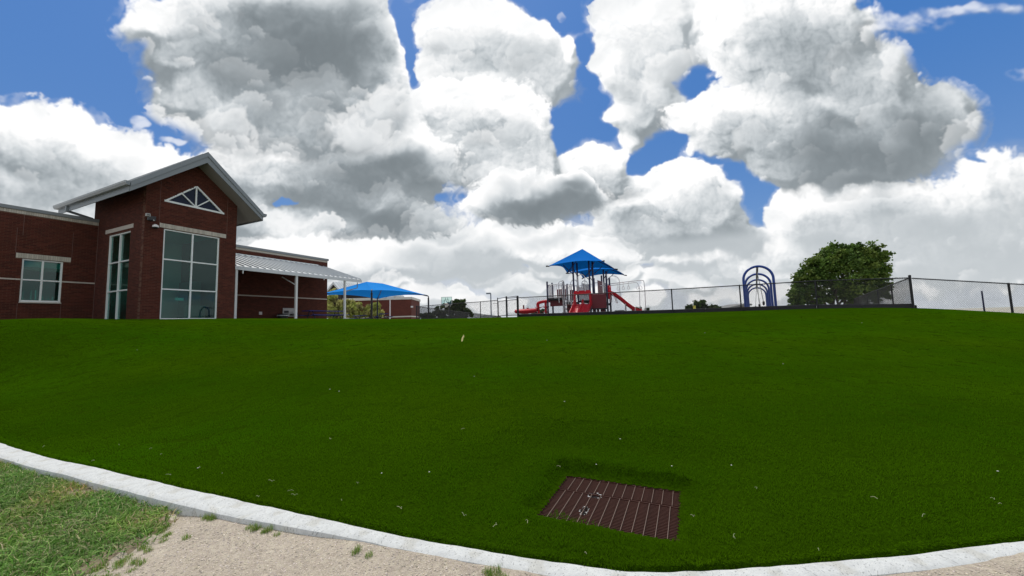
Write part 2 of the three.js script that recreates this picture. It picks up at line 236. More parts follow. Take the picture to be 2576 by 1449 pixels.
// mottled texture of a material: mean-one grain, coarse and fine
function grain(size, fn, srgb = true) {
  const d = new Uint8Array(size * size * 4);
  for (let j = 0; j < size; j++) for (let i = 0; i < size; i++) { const c = fn(i / size, j / size), k = (j * size + i) * 4; for (let q = 0; q < 3; q++) d[k + q] = clamp(Math.round(255 * (srgb ? Math.pow(clamp(c[q], 0, 1), 1 / 2.2) : clamp(c[q], 0, 1))), 0, 255); d[k + 3] = 255; }
  const t = new THREE.DataTexture(d, size, size); t.wrapS = t.wrapT = THREE.RepeatWrapping; t.magFilter = THREE.LinearFilter; t.minFilter = THREE.LinearMipmapLinearFilter; t.generateMipmaps = true; if (srgb) t.colorSpace = THREE.SRGBColorSpace; t.needsUpdate = true; return t;
}
const wrapn = (u, v, f, s) => { const a = u * 6.28318, b = v * 6.28318, r = f / 6.28318; return noise(Math.cos(a) * r + s, Math.sin(a) * r + Math.cos(b) * r, Math.sin(b) * r + s * 2); };   // repeats without a seam

// building axes: along the brick front, away from the camera (A), and out of it (N)
const TH = 24.3 * Math.PI / 180, AX = V3(Math.sin(TH), 0, -Math.cos(TH)), NX = V3(Math.cos(TH), 0, Math.sin(TH));
const OB = V3(-15.643, 0, -17);                                  // left jamb of the tall window
const local = (p) => { const d = p.clone().sub(OB); return [d.dot(AX), d.dot(NX)]; };

// ---------------------------------------------------------------- land: a turf bank that rises from a kerb to a crest
const KIN = [[-12.4, 7.6], [-9.5, 6.55], [-6.89, 5.27], [-5.82, 4.77], [-4.98, 4.41], [-4.48, 4.21], [-3.71, 3.89], [-3.06, 3.62], [-2.47, 3.385], [-2.06, 3.22], [-1.56, 3.015], [-1.16, 2.86], [-.98, 2.785], [-.79, 2.705], [-.51, 2.6], [-.2, 2.5], [.09, 2.41], [.36, 2.335], [.52, 2.29], [.78, 2.262], [1, 2.262], [1.2, 2.265], [1.43, 2.275], [1.68, 2.302], [1.91, 2.318], [2.24, 2.345], [2.61, 2.395], [3.04, 2.45], [4.2, 2.66], [6, 3.1], [9, 4.1], [13, 6]];
const kerbD = (x) => { let i = 0; while (i < KIN.length - 2 && x > KIN[i + 1][0]) i++; const [a, b] = [KIN[i], KIN[i + 1]]; return a[1] + (b[1] - a[1]) * (x - a[0]) / (b[0] - a[0]); };
const KERB_Y = EYE - 1.40;
const CTRL = [];
for (const i of [0, 1, 2, 4, 6, 8, 10, 13, 16, 19, 22, 25, 27, 28, 29, 30, 31]) CTRL.push([KIN[i][0], KIN[i][1], i < 2 ? -1.25 : -1.41]);
CTRL.push([-14, 10.4, .375], [-13.1, 12, .415], [-15.6, 11.7, .455], [-14.6, 13.6, .485], [-12.7, 17.5, .5], [-11.3, 26, .49], [-9, 36, .46], [-5.5, 24, .30], [-.5, 25, .275], [4.75, 22, .22], [8.46, 20, .18], [10.95, 18.4, .165], [13.5, 17, .155], [15.97, 15.5, .05], [17.2, 15, -.07], [19.2, 14.5, -.29], [22, 14, -.55], [27, 13, -.95], [22, 7, -1.3],
  [-20, 9, .25], [-19, 14, .48], [-24, 20, .5], [-16, 24, .5], [-16, 32, .5], [-6, 44, .42], [2, 32, .24], [9, 28, .16], [16, 22, .08], [24, 20, -.4], [14, 40, .1], [-20, 44, .45], [30, 30, -.8]);
const TPS = (() => {
  const n = CTRL.length, M = n + 3, a = Array.from({ length: M }, () => new Float64Array(M + 1)), U = (r2) => r2 > 1e-9 ? r2 * Math.log(r2) * 0.5 : 0;
  for (let i = 0; i < n; i++) { for (let j = 0; j < n; j++) a[i][j] = U((CTRL[i][0] - CTRL[j][0]) ** 2 + (CTRL[i][1] - CTRL[j][1]) ** 2) + (i === j ? 0.15 : 0); a[i][n] = a[n][i] = 1; a[i][n + 1] = a[n + 1][i] = CTRL[i][0]; a[i][n + 2] = a[n + 2][i] = CTRL[i][1]; a[i][M] = CTRL[i][2]; }
  for (let c = 0; c < M; c++) { let p = c; for (let r = c + 1; r < M; r++) if (Math.abs(a[r][c]) > Math.abs(a[p][c])) p = r; [a[c], a[p]] = [a[p], a[c]]; for (let r = 0; r < M; r++) if (r !== c) { const f = a[r][c] / a[c][c]; if (f) for (let k = c; k <= M; k++) a[r][k] -= f * a[c][k]; } }
  const w = a.map((r, i) => r[M] / r[i]);
  return (x, d) => { let s = w[n] + w[n + 1] * x + w[n + 2] * d; for (let i = 0; i < n; i++) s += w[i] * U((x - CTRL[i][0]) ** 2 + (d - CTRL[i][1]) ** 2); return s; };
})();
// the drain grate lies level in a dip of the turf
const GRATE = { x: 0.745, d: 3.175, w: 0.985, l: 0.81, y: EYE - 1.452 };
const gE1 = [Math.cos(TH), -Math.sin(TH)], gE2 = [Math.sin(TH), Math.cos(TH)];       // in (x, d)
const grateLocal = (x, d) => { const px = x - GRATE.x, pd = d - GRATE.d; return [px * gE1[0] + pd * gE1[1], px * gE2[0] + pd * gE2[1]]; };
const grateDist = (x, d) => { const [a, b] = grateLocal(x, d), qa = Math.abs(a) - GRATE.w / 2, qb = Math.abs(b) - GRATE.l / 2; return Math.hypot(Math.max(qa, 0), Math.max(qb, 0)) + Math.min(Math.max(qa, qb), 0); };
function landY(x, d) {
  let h = TPS(x, d);
  const k = d - kerbD(x);
  h += 0.006 * noise(x * 0.9, d * 0.9, 3) * sstep(0.2, 2.5, k) + 0.05 * noise(x * 0.25, d * 0.3, 9) * sstep(1, 5, k) * (1 - sstep(9, 16, d));
  h = Math.max(h, -1.42 + 0.02 * noise(x * 2, d * 2));
  const g = grateDist(x, d);
  if (g < 1.1) h = mix(Math.min(h, -1.405 + 0.03 * sstep(0, 0.5, grateLocal(x, d)[1])), h, sstep(0.1, 1.05, g));
  if (g < 0.5) { const side = grateLocal(x, d), up = 0.008 * sstep(-0.1, 0.4, side[1]) + 0.012 * sstep(0.2, -0.5, side[0]); h += (up + 0.012) * sstep(0.02, 0.16, g) * (1 - sstep(0.2, 0.5, g)); h = mix(-1.447, h, sstep(-0.01, 0.16, g)); }
  if (k < 0.015) h = Math.min(h, -1.44) - Math.min(0.3, (0.015 - k) * 3);
  return h + EYE;
}
const FENCE_A = V3(16.1, 0, -15.5), FENCE_B = V3(0.36, 0, -24.5);                     // near playground fence
const behindFence = (x, d) => { const t = (FENCE_A.x - x) / (FENCE_A.x - FENCE_B.x); return x > -9 && d > 15.5 + 9 * t + 0.12 && x < 16.6; };
const axis = (stops) => { const out = []; for (let i = 0; i + 1 < stops.length; i++) { const [a, sa] = stops[i], [b, sb] = stops[i + 1]; let x = a; const n = Math.max(1, Math.round((b - a) / ((sa + sb) / 2))); for (let k = 0; k < n; k++) { const t = k / n, s = (sb - sa) / (sa + sb); out.push(a + (b - a) * (t + s * 0.5 * t * (t - 1))); } } out.push(stops[stops.length - 1][0]); return out; };
const turfTex = grain(512, (u, v) => { const n = 1 + 0.5 * wrapn(u, v, 40, 1) + 0.35 * wrapn(u, v, 90, 4); return [0.62 * n, 0.62 * n, 0.62 * n]; });
turfTex.repeat.set(1.5, 1.5);
const turfMat = new THREE.MeshPhysicalMaterial({ color: lin(0.028, 0.068, 0.001), roughness: 1, side: THREE.DoubleSide, specularIntensity: 0, map: turfTex });
const mulchMat = mat(0.12, 0.085, 0.06, 1.0);
const slabTex = grain(256, (u, v) => { const n = 0.78 + 0.14 * wrapn(u, v, 6, 1) + 0.1 * wrapn(u, v, 30, 5); return [n, n, n]; });
const slabMat = mat(0.50, 0.48, 0.45, 0.9, { map: slabTex });
{
  const xs = axis([[-28, 1], [-16, .5], [-7, .3], [-2, .08], [-.2, .04], [.05, .022], [1.55, .022], [1.8, .05], [3.2, .12], [7, .4], [20, .5], [30, 1]]), ds = axis([[1.9, .05], [2.15, .025], [2.5, .022], [4.05, .022], [4.3, .06], [5.6, .12], [9, .28], [18, .35], [30, .6], [46, 1]]);
  const pos = [], uv = [], sets = { turf_bank: [], playground_surface: [], plaza: [] };
  for (const d of ds) for (const x of xs) { pos.push(x, landY(x, d), -d); uv.push(x, d); }
  const nx = xs.length;
  for (let j = 0; j + 1 < ds.length; j++) for (let i = 0; i + 1 < nx; i++) {
    const a = j * nx + i, cx = (xs[i] + xs[i + 1]) / 2, cd = (ds[j] + ds[j + 1]) / 2, kd = cd - kerbD(cx);
    if (kd < -0.12 || grateDist(cx, cd) < -0.012) continue;
    const [la, ln] = local(V3(cx, 0, -cd)), which = behindFence(cx, cd) ? 'playground_surface' : (la > 3.2 && ln < 1.6) || (cd > 28 && cx < 1) ? 'plaza' : 'turf_bank';
    sets[which].push(a, a + 1, a + nx + 1, a, a + nx + 1, a + nx);
  }
  const info = { turf_bank: turfMat, playground_surface: mulchMat, plaza: slabMat };
  for (const [name, idx] of Object.entries(sets)) {
    const g = new THREE.BufferGeometry(); g.setAttribute('position', new THREE.Float32BufferAttribute(pos, 3)); g.setAttribute('uv', new THREE.Float32BufferAttribute(uv, 2)); g.setIndex(idx); g.computeVertexNormals();
    // keep only used vertices
    const t = g.toNonIndexed(); solo(name, t, info[name], null, null, null, 'structure');
  }
  solo('ground', new THREE.CircleGeometry(3500, 96).rotateX(-Math.PI / 2).translate(0, EYE - 1.95, 0), mat(0.42, 0.40, 0.34, 1), null, null, null, 'structure');
}

// ---------------------------------------------------------------- kerb, path, lawn corner
const concreteTex = grain(512, (u, v) => { const a = wrapn(u, v, 5, 2), b = wrapn(u, v, 26, 7), c = wrapn(u, v, 80, 11), pit = c > 0.42 ? 0.6 : 1, stain = sstep(0.18, 0.5, wrapn(u, v, 9, 21)); const n = (0.83 + 0.10 * a + 0.09 * b + 0.06 * c) * pit; return [n * (0.98 - 0.05 * stain), n * (1 - 0.07 * stain), n * (1 - 0.11 * stain)]; });
concreteTex.repeat.set(1.2, 1.2);
const concreteBump = grain(512, (u, v) => { const n = 0.5 + 0.2 * wrapn(u, v, 8, 3) + 0.18 * wrapn(u, v, 40, 9) + 0.15 * wrapn(u, v, 110, 13); return [n, n, n]; }, false);
concreteBump.repeat.set(1.2, 1.2);
const kerbMat = mat(0.70, 0.70, 0.69, 0.92, { map: concreteTex, bumpMap: concreteBump, bumpScale: 0.006 });
{
  const pts = [], prof = 9, pos = [], uv = [], idx = [];
  const c = new THREE.CatmullRomCurve3(KIN.map(([x, d]) => V3(x, 0, -d)), false, 'centripetal'), n = 520;
  let run = 0, last = null;
  for (let i = 0; i <= n; i++) {
    const p = c.getPoint(i / n), t = c.getTangent(i / n), out = V3(-t.z, 0, t.x).normalize(); if (out.z < 0) out.negate();      // towards the path
    if (last) run += p.distanceTo(last); last = p.clone();
    const w = mix(0.215, 0.128, sstep(-2.4, -0.9, p.x)) + 0.008 * noise(run * 1.4, 1, 4), wob = 0.010 * noise(run * 2.2, 7, 1) + 0.006 * noise(run * 7, 2, 8), ty = KERB_Y + 0.008 * noise(run * 1.1, 3, 3) + 0.003 * noise(run * 9, 3, 3), wo = 0.006 * noise(run * 3, 5, 5);
    const pr = [[wob, -0.25], [wob, -0.012], [wob + 0.010, 0], [0.35 * w, 0.003], [0.7 * w, 0.001], [w - 0.022 + wo, -0.003], [w - 0.006 + wo, -0.010], [w + wo, -0.026], [w + 0.006 + wo, -0.3]];
    pr.forEach(([o, h], k) => { pos.push(p.x + out.x * o, ty + h, p.z + out.z * o); uv.push(run, k > 7 ? o + 0.3 : o); });
    if (i) for (let k = 0; k + 1 < prof; k++) { const a = (i - 1) * prof + k, b = i * prof + k; idx.push(a, a + 1, b + 1, a, b + 1, b); }
  }
  const g = new THREE.BufferGeometry(); g.setAttribute('position', new THREE.Float32BufferAttribute(pos, 3)); g.setAttribute('uv', new THREE.Float32BufferAttribute(uv, 2)); g.setIndex(idx); g.computeVertexNormals();
  const cr = toCreasedNormals(g, 0.7);
  solo('kerb', cr, kerbMat, null, null, null, 'structure');
}
const lawnEdge = (d) => -2.62 - 0.12 * (d - 2.6) + 0.10 * noise(d * 2.2, 4) + 0.05 * noise(d * 7, 9) - 0.15 * sstep(3.05, 3.5, d);
const inLawn = (x, d) => x < lawnEdge(d);
const pathY = (x, d) => 0.058 * sstep(-3.1, -2.2, x) + 0.012 * noise(x * 0.8, d * 0.8, 5) + 0.004 * noise(x * 5, d * 5, 5) + 0.036 * sstep(0.55, 0.1, kerbD(x) - d) * sstep(-1.7, -0.5, x) + (inLawn(x, d) ? 0.03 : 0);
const gravelTex = grain(1024, (u, v) => {
  const a = wrapn(u, v, 5, 3), b = wrapn(u, v, 36, 8), c = wrapn(u, v, 120, 15), e = wrapn(u, v, 240, 23), n = 0.74 + 0.07 * a + 0.13 * b + 0.17 * c + 0.16 * e;
  return [n * 1.0, n * (0.95 + 0.03 * b), n * (0.87 + 0.06 * c)];
});
const gravelBump = grain(1024, (u, v) => { const n = 0.5 + 0.14 * wrapn(u, v, 36, 8) + 0.2 * wrapn(u, v, 120, 15) + 0.18 * wrapn(u, v, 240, 23); return [n, n, n]; }, false);
gravelTex.repeat.set(0.8, 0.8); gravelBump.repeat.set(0.8, 0.8);
{
  const xs = axis([[-16, .6], [-7, .2], [-4, .05], [3.2, .05], [6, .2], [15, .6]]), ts = axis([[0, .1], [0.6, .03], [1, .008]]);
  const build = (test, lift) => {
    const pos = [], uv = [], idx = [];
    ts.forEach((t) => xs.forEach((x) => { const d = mix(-6, kerbD(x) - 0.05, t); pos.push(x, pathY(x, d) + lift, -d); uv.push(x, d); }));
    for (let j = 0; j + 1 < ts.length; j++) for (let i = 0; i + 1 < xs.length; i++) { const x = (xs[i] + xs[i + 1]) / 2, d = mix(-6, kerbD(x) - 0.05, (ts[j] + ts[j + 1]) / 2); if (!test(x, d)) continue; const a = j * xs.length + i; idx.push(a, a + 1, a + xs.length + 1, a, a + xs.length + 1, a + xs.length); }
    const g = new THREE.BufferGeometry(); g.setAttribute('position', new THREE.Float32BufferAttribute(pos, 3)); g.setAttribute('uv', new THREE.Float32BufferAttribute(uv, 2)); g.setIndex(idx); g.computeVertexNormals(); return g.toNonIndexed();
  };
  solo('gravel_path', build((x, d) => !inLawn(x, d), 0), mat(0.56, 0.51, 0.445, 1, { map: gravelTex, bumpMap: gravelBump, bumpScale: 0.01 }), null, null, null, 'structure');
  solo('lawn_soil', build(inLawn, 0), mat(0.30, 0.25, 0.18, 1, { map: gravelTex }), null, null, null, 'structure');
}

// ---------------------------------------------------------------- blades, pebbles
const inFrame = (p, margin = 0.08) => { const q = p.clone().project(camera); return q.z < 1 && Math.abs(q.x) < 1 + margin && Math.abs(q.y) < 1 + margin; };
function bladePatch(count, size, h0, h1, w, lean, bend, square = true, tones = null) {
  const pos = [], col = [];
  for (let i = 0; i < count; i++) {
    let x, z; do { x = rr(-.5, .5); z = rr(-.5, .5); } while (!square && x * x + z * z > .25);
    x *= size; z *= size;
    const before = pos.length;
    const a = rr(0, 6.283), h = rr(h0, h1), l = h * rr(0.15, lean), b = rr(0, 6.283), wx = Math.cos(a) * w / 2, wz = Math.sin(a) * w / 2, tx = Math.cos(b) * l, tz = Math.sin(b) * l;
    if (!bend) pos.push(x - wx, 0, z - wz, x + wx, 0, z + wz, x + tx, h, z + tz);
    else { const mx = x + tx * 0.35, mz = z + tz * 0.35, my = h * 0.62, ex = x + tx, ez = z + tz, ey = h * mix(0.95, 0.55, rnd() * bend); pos.push(x - wx, 0, z - wz, x + wx, 0, z + wz, mx + wx * .8, my, mz + wz * .8, x - wx, 0, z - wz, mx + wx * .8, my, mz + wz * .8, mx - wx * .8, my, mz - wz * .8, mx - wx * .8, my, mz - wz * .8, mx + wx * .8, my, mz + wz * .8, ex, ey, ez); }
    if (tones) { const t = tones[Math.floor(rnd() * tones.length)], k = rr(0.7, 1.3); for (let q = before; q < pos.length; q += 3) col.push(t[0] * k, t[1] * k, t[2] * k); }
  }
  const g = new THREE.BufferGeometry(); g.setAttribute('position', new THREE.Float32BufferAttribute(pos, 3)); if (tones) g.setAttribute('color', new THREE.Float32BufferAttribute(col, 3)); g.computeVertexNormals(); return g;
}
function scatter(name, g, m, list, kindLabel) {
  const im = new THREE.InstancedMesh(g, m, list.length), M = new THREE.Matrix4(), q = new THREE.Quaternion(), q2 = new THREE.Quaternion();
  list.forEach(({ p, up, turn, s, c }, i) => { q.setFromUnitVectors(UPY, up ?? UPY); q2.setFromAxisAngle(UPY, turn); q.multiply(q2); M.compose(p, q, typeof s === 'number' ? V3(s, s, s) : s); im.setMatrixAt(i, M); if (c) im.setColorAt(i, c); });
  im.name = numbered(name); im.castShadow = im.receiveShadow = true; scene.add(im); return tag(im, kindLabel, null, null, 'stuff');
}
const landUp = (x, d) => { const e = 0.05; return V3(-(landY(x + e, d) - landY(x - e, d)) / (2 * e), 1, (landY(x, d + e) - landY(x, d - e)) / (2 * e)).normalize(); };
const bladeMat = new THREE.MeshPhysicalMaterial({ color: lin(0.073, 0.174, 0.002), roughness: 1, side: THREE.DoubleSide, specularIntensity: 0, transmission: 0.4, thickness: 0 });
{
  srand(55);
  const big = [0, 1, 2].map(() => bladePatch(620, 0.30, 0.013, 0.024, 0.0050, 0.9, 0)), small = bladePatch(60, 0.085, 0.012, 0.024, 0.0042, 0.9, 0, false);
  const lists = [[], [], []], edge = [];
  const tone = (x, d) => { const n = 1 + 0.14 * noise(x * 0.35, d * 0.8, 2) + 0.08 * noise(x * 1.2, d * 2.6, 6) + 0.16 * noise(x * 0.12, d * 0.25, 4) + rr(-0.04, 0.04), y = noise(x * 0.35, d * 0.5, 12); return lin(n * (1 + 0.22 * y), n, n); };
  for (let d = 1.9; d < 27; d += 0.25) for (let x = -26; x < 28; x += 0.25) {
    const px = x + rr(-.1, .1), pd = d + rr(-.1, .1);
    if (Math.abs(px) > pd * 1.45 + 4.5 || pd - kerbD(px) < 0.165 || grateDist(px, pd) < 0.16 || behindFence(px, pd - 0.2)) continue;
    const [la, ln] = local(V3(px, 0, -pd)); if (ln < 0.2 && la > -0.9 && la < 3.2) continue; if ((la > 3.2 && ln < 1.6) || (la <= -0.6 && ln < -4.2)) continue;
    lists[Math.floor(rnd() * 3)].push({ p: V3(px, landY(px, pd) - 0.003, -pd), up: landUp(px, pd), turn: rr(0, 6.283), s: rr(0.95, 1.15), c: tone(px, pd) });
  }
  for (let x = -10; x < 7; x += 0.045) for (const o of [0.035, 0.09, 0.15]) { const px = x + rr(-.02, .02), pd = kerbD(px) + o + rr(-.01, .01); edge.push({ p: V3(px, landY(px, pd) - 0.004, -pd), up: landUp(px, pd), turn: rr(0, 6.283), s: rr(0.8, 1.15), c: tone(px, pd) }); }
  for (let a = -0.75; a < 0.75; a += 0.05) for (let b = -0.7; b < 0.7; b += 0.05) { const pa = a + rr(-.02, .02), pb = b + rr(-.02, .02), px = GRATE.x + pa * gE1[0] + pb * gE2[0], pd = GRATE.d + pa * gE1[1] + pb * gE2[1], g = grateDist(px, pd); if (g < 0.036 || g > 0.24 || pd - kerbD(px) < 0.03) continue; edge.push({ p: V3(px, landY(px, pd) - 0.004, -pd), up: landUp(px, pd), turn: rr(0, 6.283), s: rr(0.75, 1.1), c: tone(px, pd) }); }
  lists.forEach((l, i) => scatter('turf_blades', big[i], bladeMat, l, 'short dense green artificial turf covering the bank'));
  scatter('turf_edge_blades', small, bladeMat, edge, 'short turf blades along the kerb and the drain');
}
{
  srand(77);
  const lawnMat = new THREE.MeshPhysicalMaterial({ color: lin(1, 1, 1), vertexColors: true, roughness: 0.8, side: THREE.DoubleSide, transmission: 0.3, thickness: 0, specularIntensity: 0.4 });
  const straw = mat(0.42, 0.36, 0.22, 0.9);
  const tuft = [0, 1].map(() => bladePatch(64, 0.22, 0.035, 0.095, 0.0085, 1.7, 1, false, [[.18, .36, .06], [.14, .31, .045], [.23, .42, .08], [.10, .24, .035], [.19, .36, .06], [.26, .42, .09], [.15, .33, .045], [.42, .41, .20]])), dry = bladePatch(20, 0.26, 0.02, 0.06, 0.007, 3.2, 1, false);
  const l = [[], []], dl = [];
  for (let d = 1.6; d < 8.5; d += 0.085) for (let x = -12; x < -1.9; x += 0.085) {
    const px = x + rr(-.045, .045), pd = d + rr(-.045, .045), gap = kerbD(px) - 0.23 - pd;
    if (gap < -0.01 || px < -pd * 1.46 - 0.3) continue;
    const bare = Math.hypot((px + 2.72) / 0.16, (pd - 3.33) / 0.10) < 1 || Math.hypot((px + 4.05) / 0.22, (pd - 3.72) / 0.10) < 1;
    const into = lawnEdge(pd) - px, t = noise(px * 1.6, pd * 1.6, 7), thin = into < 0.18 ? 0.6 : 1;
    if (into < -0.02 + 0.1 * noise(px * 9, pd * 9, 2)) continue;
    if (bare) { dl.push({ p: V3(px, pathY(px, pd), -pd), turn: rr(0, 6.28), s: rr(0.7, 1.1) }); continue; }
    if (rnd() > thin * (0.9 - 0.15 * t)) continue;
    const y = 0.9 + 0.25 * t + rr(-0.15, 0.15), dry1 = sstep(0.05, 0.5, noise(px * 0.9 + 4, pd * 0.9, 3));
    l[rnd() < .5 ? 0 : 1].push({ p: V3(px, pathY(px, pd) - 0.004, -pd), turn: rr(0, 6.28), s: V3(rr(.8, 1.2), rr(0.55, 1.15) * (into < 0.3 ? 0.7 : 1), rr(.8, 1.2)), c: lin(y * (1 + 0.9 * dry1), y * (1 + 0.15 * dry1), y * (1 + 0.3 * dry1)) });
    if (rnd() < 0.10 + 0.35 * dry1) dl.push({ p: V3(px, pathY(px, pd) + 0.012, -pd), turn: rr(0, 6.28), s: rr(0.5, 1.0) });
  }
  // weeds along the foot of the kerb and in the path
  for (let i = 0; i < 90; i++) { const px = rr(-2.5, 0.7), pd = kerbD(px) - 0.17 - Math.abs(rr(-0.05, 0.05)) - (px < -0.9 ? 0.04 : 0); if (noise(px * 2.5, 3.1, 4) < 0.05) continue; l[0].push({ p: V3(px, pathY(px, pd) - 0.004, -pd), turn: rr(0, 6.28), s: V3(0.22, rr(0.3, 0.8), 0.22), c: lin(1, .9, .8) }); }
  for (let i = 0; i < 34; i++) { const pd = rr(2.35, 3.1), px = lawnEdge(pd) + 0.3 * Math.pow(rnd(), 2); l[1].push({ p: V3(px, pathY(px, pd) - 0.004, -pd), turn: rr(0, 6.28), s: V3(0.25, rr(0.3, 0.7), 0.25), c: lin(1.1, .95, .8) }); }
  tuft.forEach((g, i) => scatter('lawn_grass', g, lawnMat, l[i], 'rough green lawn grass below the kerb'));
  scatter('dry_grass', dry, straw, dl, 'straw coloured dead grass lying in the lawn');
  // pebbles of the path
  const ico = [0, 1].map((k) => { const g = new THREE.IcosahedronGeometry(1, 0), p = g.attributes.position; for (let i = 0; i < p.count; i++) { const v = V3(p.getX(i), p.getY(i), p.getZ(i)), s = 1 + 0.35 * noise(v.x * 2 + k * 9, v.y * 2, v.z * 2); p.setXYZ(i, v.x * s, v.y * s * 0.6, v.z * s); } g.computeVertexNormals(); return g; });
  const pl = [[], []];
  for (let i = 0; i < 42000; i++) {
    const px = rr(-3.2, 3.4), pd = rr(2.15, 3.5); if (pd > kerbD(px) - 0.14 || inLawn(px - 0.1, pd)) continue;
    const s = 0.0018 + 0.0050 * Math.pow(rnd(), 2.8), y = rr(0.55, 1.3); pl[i & 1].push({ p: V3(px, pathY(px, pd) + s * 0.15, -pd), turn: rr(0, 6.28), s, c: lin(y, y * rr(0.93, 1), y * rr(0.84, 1)) });
  }
  ico.forEach((g, i) => scatter('gravel', g, mat(0.56, 0.51, 0.445, 1), pl[i], 'fine tan gravel of the path'));
}

// ---------------------------------------------------------------- drain grate in the turf
const rustTex = grain(256, (u, v) => { const n = 0.75 + 0.25 * wrapn(u, v, 18, 3) + 0.2 * wrapn(u, v, 60, 9), p = sstep(0.1, 0.5, wrapn(u, v, 9, 15)); return [n * (1 - 0.2 * p), n * (0.86 - 0.1 * p), n * (0.8 - 0.1 * p)]; });
{
  const rust = mat(0.10, 0.036, 0.024, 0.85, { map: rustTex }), worn = mat(0.20, 0.145, 0.12, 0.6, { map: rustTex, metalness: 0.15 });
  const g = thing('drain_grate', 'rusty brown steel drain grate with two sections sunk in the green turf', 'drain grate', [GRATE.x, GRATE.y, -GRATE.d], -TH);
  // local x along the near edge, local -z away from the camera
  const W = GRATE.w, L = GRATE.l, zSeam = -L / 2 + 0.29;
  for (const [w, d, x, z] of [[W, 0.008, 0, L / 2 - 0.004], [W, 0.008, 0, -L / 2 + 0.004], [0.008, L - 0.016, -W / 2 + 0.004, 0], [0.008, L - 0.016, W / 2 - 0.004, 0]]) part('frame', bx(w, 0.045, d, x, -0.0225, z), rust, g);
  const cross = bx(W - 0.02, 0.013, 0.0045), longA = bx(0.0042, 0.03, 0.29 - 0.012), longB = bx(0.0042, 0.03, L - 0.29 - 0.012);
  srand(31);
  for (const [z0, z1, geo, off] of [[-L / 2, zSeam, longA, 0.012], [zSeam, L / 2, longB, 0]]) {
    for (let i = 1; i < 13; i++) { const o = part('long_bar', geo, worn, g); o.position.set(-W / 2 + i * W / 13 + off, -0.016, (z0 + z1) / 2); }
    part('end_bar', bx(W - 0.02, 0.034, 0.006, 0, -0.018, z0 + 0.010), rust, g);
    for (let z = z0 + 0.030; z < z1 - 0.018; z += 0.0205) { const o = part('cross_bar', cross, rust, g); o.position.set(0, -0.0145, z); o.rotation.y = rr(-0.002, 0.002); }
  }
  // two white splashes dried on the bars
  const white = mat(0.78, 0.79, 0.78, 0.9), bits = [[], []];
  [[-0.165, zSeam + 0.012, 0.055, 0.045, 240], [-0.185, 0.175, 0.030, 0.07, 120]].forEach(([cx, cz, sx, sz, n], k) => { for (let i = 0; i < n; i++) { const a = rr(0, 6.28), r = Math.sqrt(-Math.log(1 - rnd() * 0.95)) * 0.6, x = cx + Math.cos(a) * r * sx, z = cz + Math.sin(a) * r * sz, i2 = Math.round((z - (z < zSeam ? -L / 2 : zSeam) - 0.030) / 0.0205), zz = (z < zSeam ? -L / 2 : zSeam) + 0.030 + i2 * 0.0205; bits[k].push(bx(rr(0.008, 0.022), 0.0016, 0.0062, x, -0.0070, zz)); } });
  bits.forEach((b) => part('white_splash', b, white, g, 'dried white splash on the bars'));
  // the pit it covers
  const pit = thing('drain_pit', 'dark concrete drain pit below the rusty grate', 'drain', [GRATE.x, GRATE.y, -GRATE.d], -TH), pm = mat(0.36, 0.34, 0.31, 1);
  part('floor', bx(W, 0.02, L, 0, -0.75, 0), mat(0.22, 0.18, 0.13, 1), pit);
  for (const [w, d, x, z] of [[W + 0.1, 0.05, 0, L / 2 + 0.027], [W + 0.1, 0.05, 0, -L / 2 - 0.027], [0.05, L, -W / 2 - 0.027, 0], [0.05, L, W / 2 + 0.027, 0]]) part('wall', bx(w, 0.72, d, x, -0.378, z), pm, pit);
}

// ---------------------------------------------------------------- the brick school
const FLOOR = 0.5;                                               // floor, relative to the eye
const FY = EYE + FLOOR;
const brickTones = [[0.098, 0.020, 0.010], [0.082, 0.016, 0.008], [0.118, 0.026, 0.014], [0.070, 0.014, 0.007], [0.092, 0.018, 0.008]];
const brickTex = grain(256, (u, v) => { const n = 0.82 + 0.12 * wrapn(u, v, 14, 3) + 0.14 * wrapn(u, v, 60, 8); return [n, n, n]; });
const brickMat = mat(1, 1, 1, 0.95, { map: brickTex });
const brickMats = brickTones.map((t) => mat(...t, 0.95, { map: brickTex }));
const mortarMat = mat(0.17, 0.082, 0.052, 1, { map: slabTex });
const creamTex = grain(256, (u, v) => { const n = 0.86 + 0.1 * wrapn(u, v, 9, 3) + 0.12 * wrapn(u, v, 50, 8); return [n, n * 0.98, n * 0.95]; });
const creamMats = [[0.62, 0.59, 0.52], [0.54, 0.51, 0.45], [0.66, 0.62, 0.55]].map((t) => mat(...t, 0.95, { map: creamTex }));
const frameMat = mat(0.80, 0.84, 0.83, 0.45), trimMat = mat(0.22, 0.245, 0.26, 0.55, { metalness: 0.1 }), coping = mat(0.22, 0.24, 0.25, 0.55, { metalness: 0.1 }), soffitMat = mat(0.28, 0.26, 0.24, 0.95), roofDeck = mat(0.40, 0.39, 0.37, 0.95), stoneMat = mat(0.60, 0.55, 0.50, 0.9, { map: creamTex });
const seamMat = mat(0.47, 0.50, 0.52, 0.5);
const glassMat = new THREE.MeshPhysicalMaterial({ color: lin(0.36, 0.72, 0.68), roughness: 0.02, transmission: 1, thickness: 0, ior: 1.5, side: THREE.DoubleSide });
const darkGlass = new THREE.MeshPhysicalMaterial({ color: lin(0.012, 0.02, 0.045), roughness: 0.12, side: THREE.DoubleSide, specularIntensity: 0.25 });
const interiorMat = mat(0.74, 0.76, 0.74, 0.95), shelfMat = mat(0.22, 0.2, 0.18, 0.9);
const BW = 0.203, BH = 0.0677, JOINT = 0.010;

const school = thing('school_building', 'red brick school building with gabled window bay and flat roofed wings', 'building', [OB.x, FY, OB.z], Math.PI / 2 - TH);
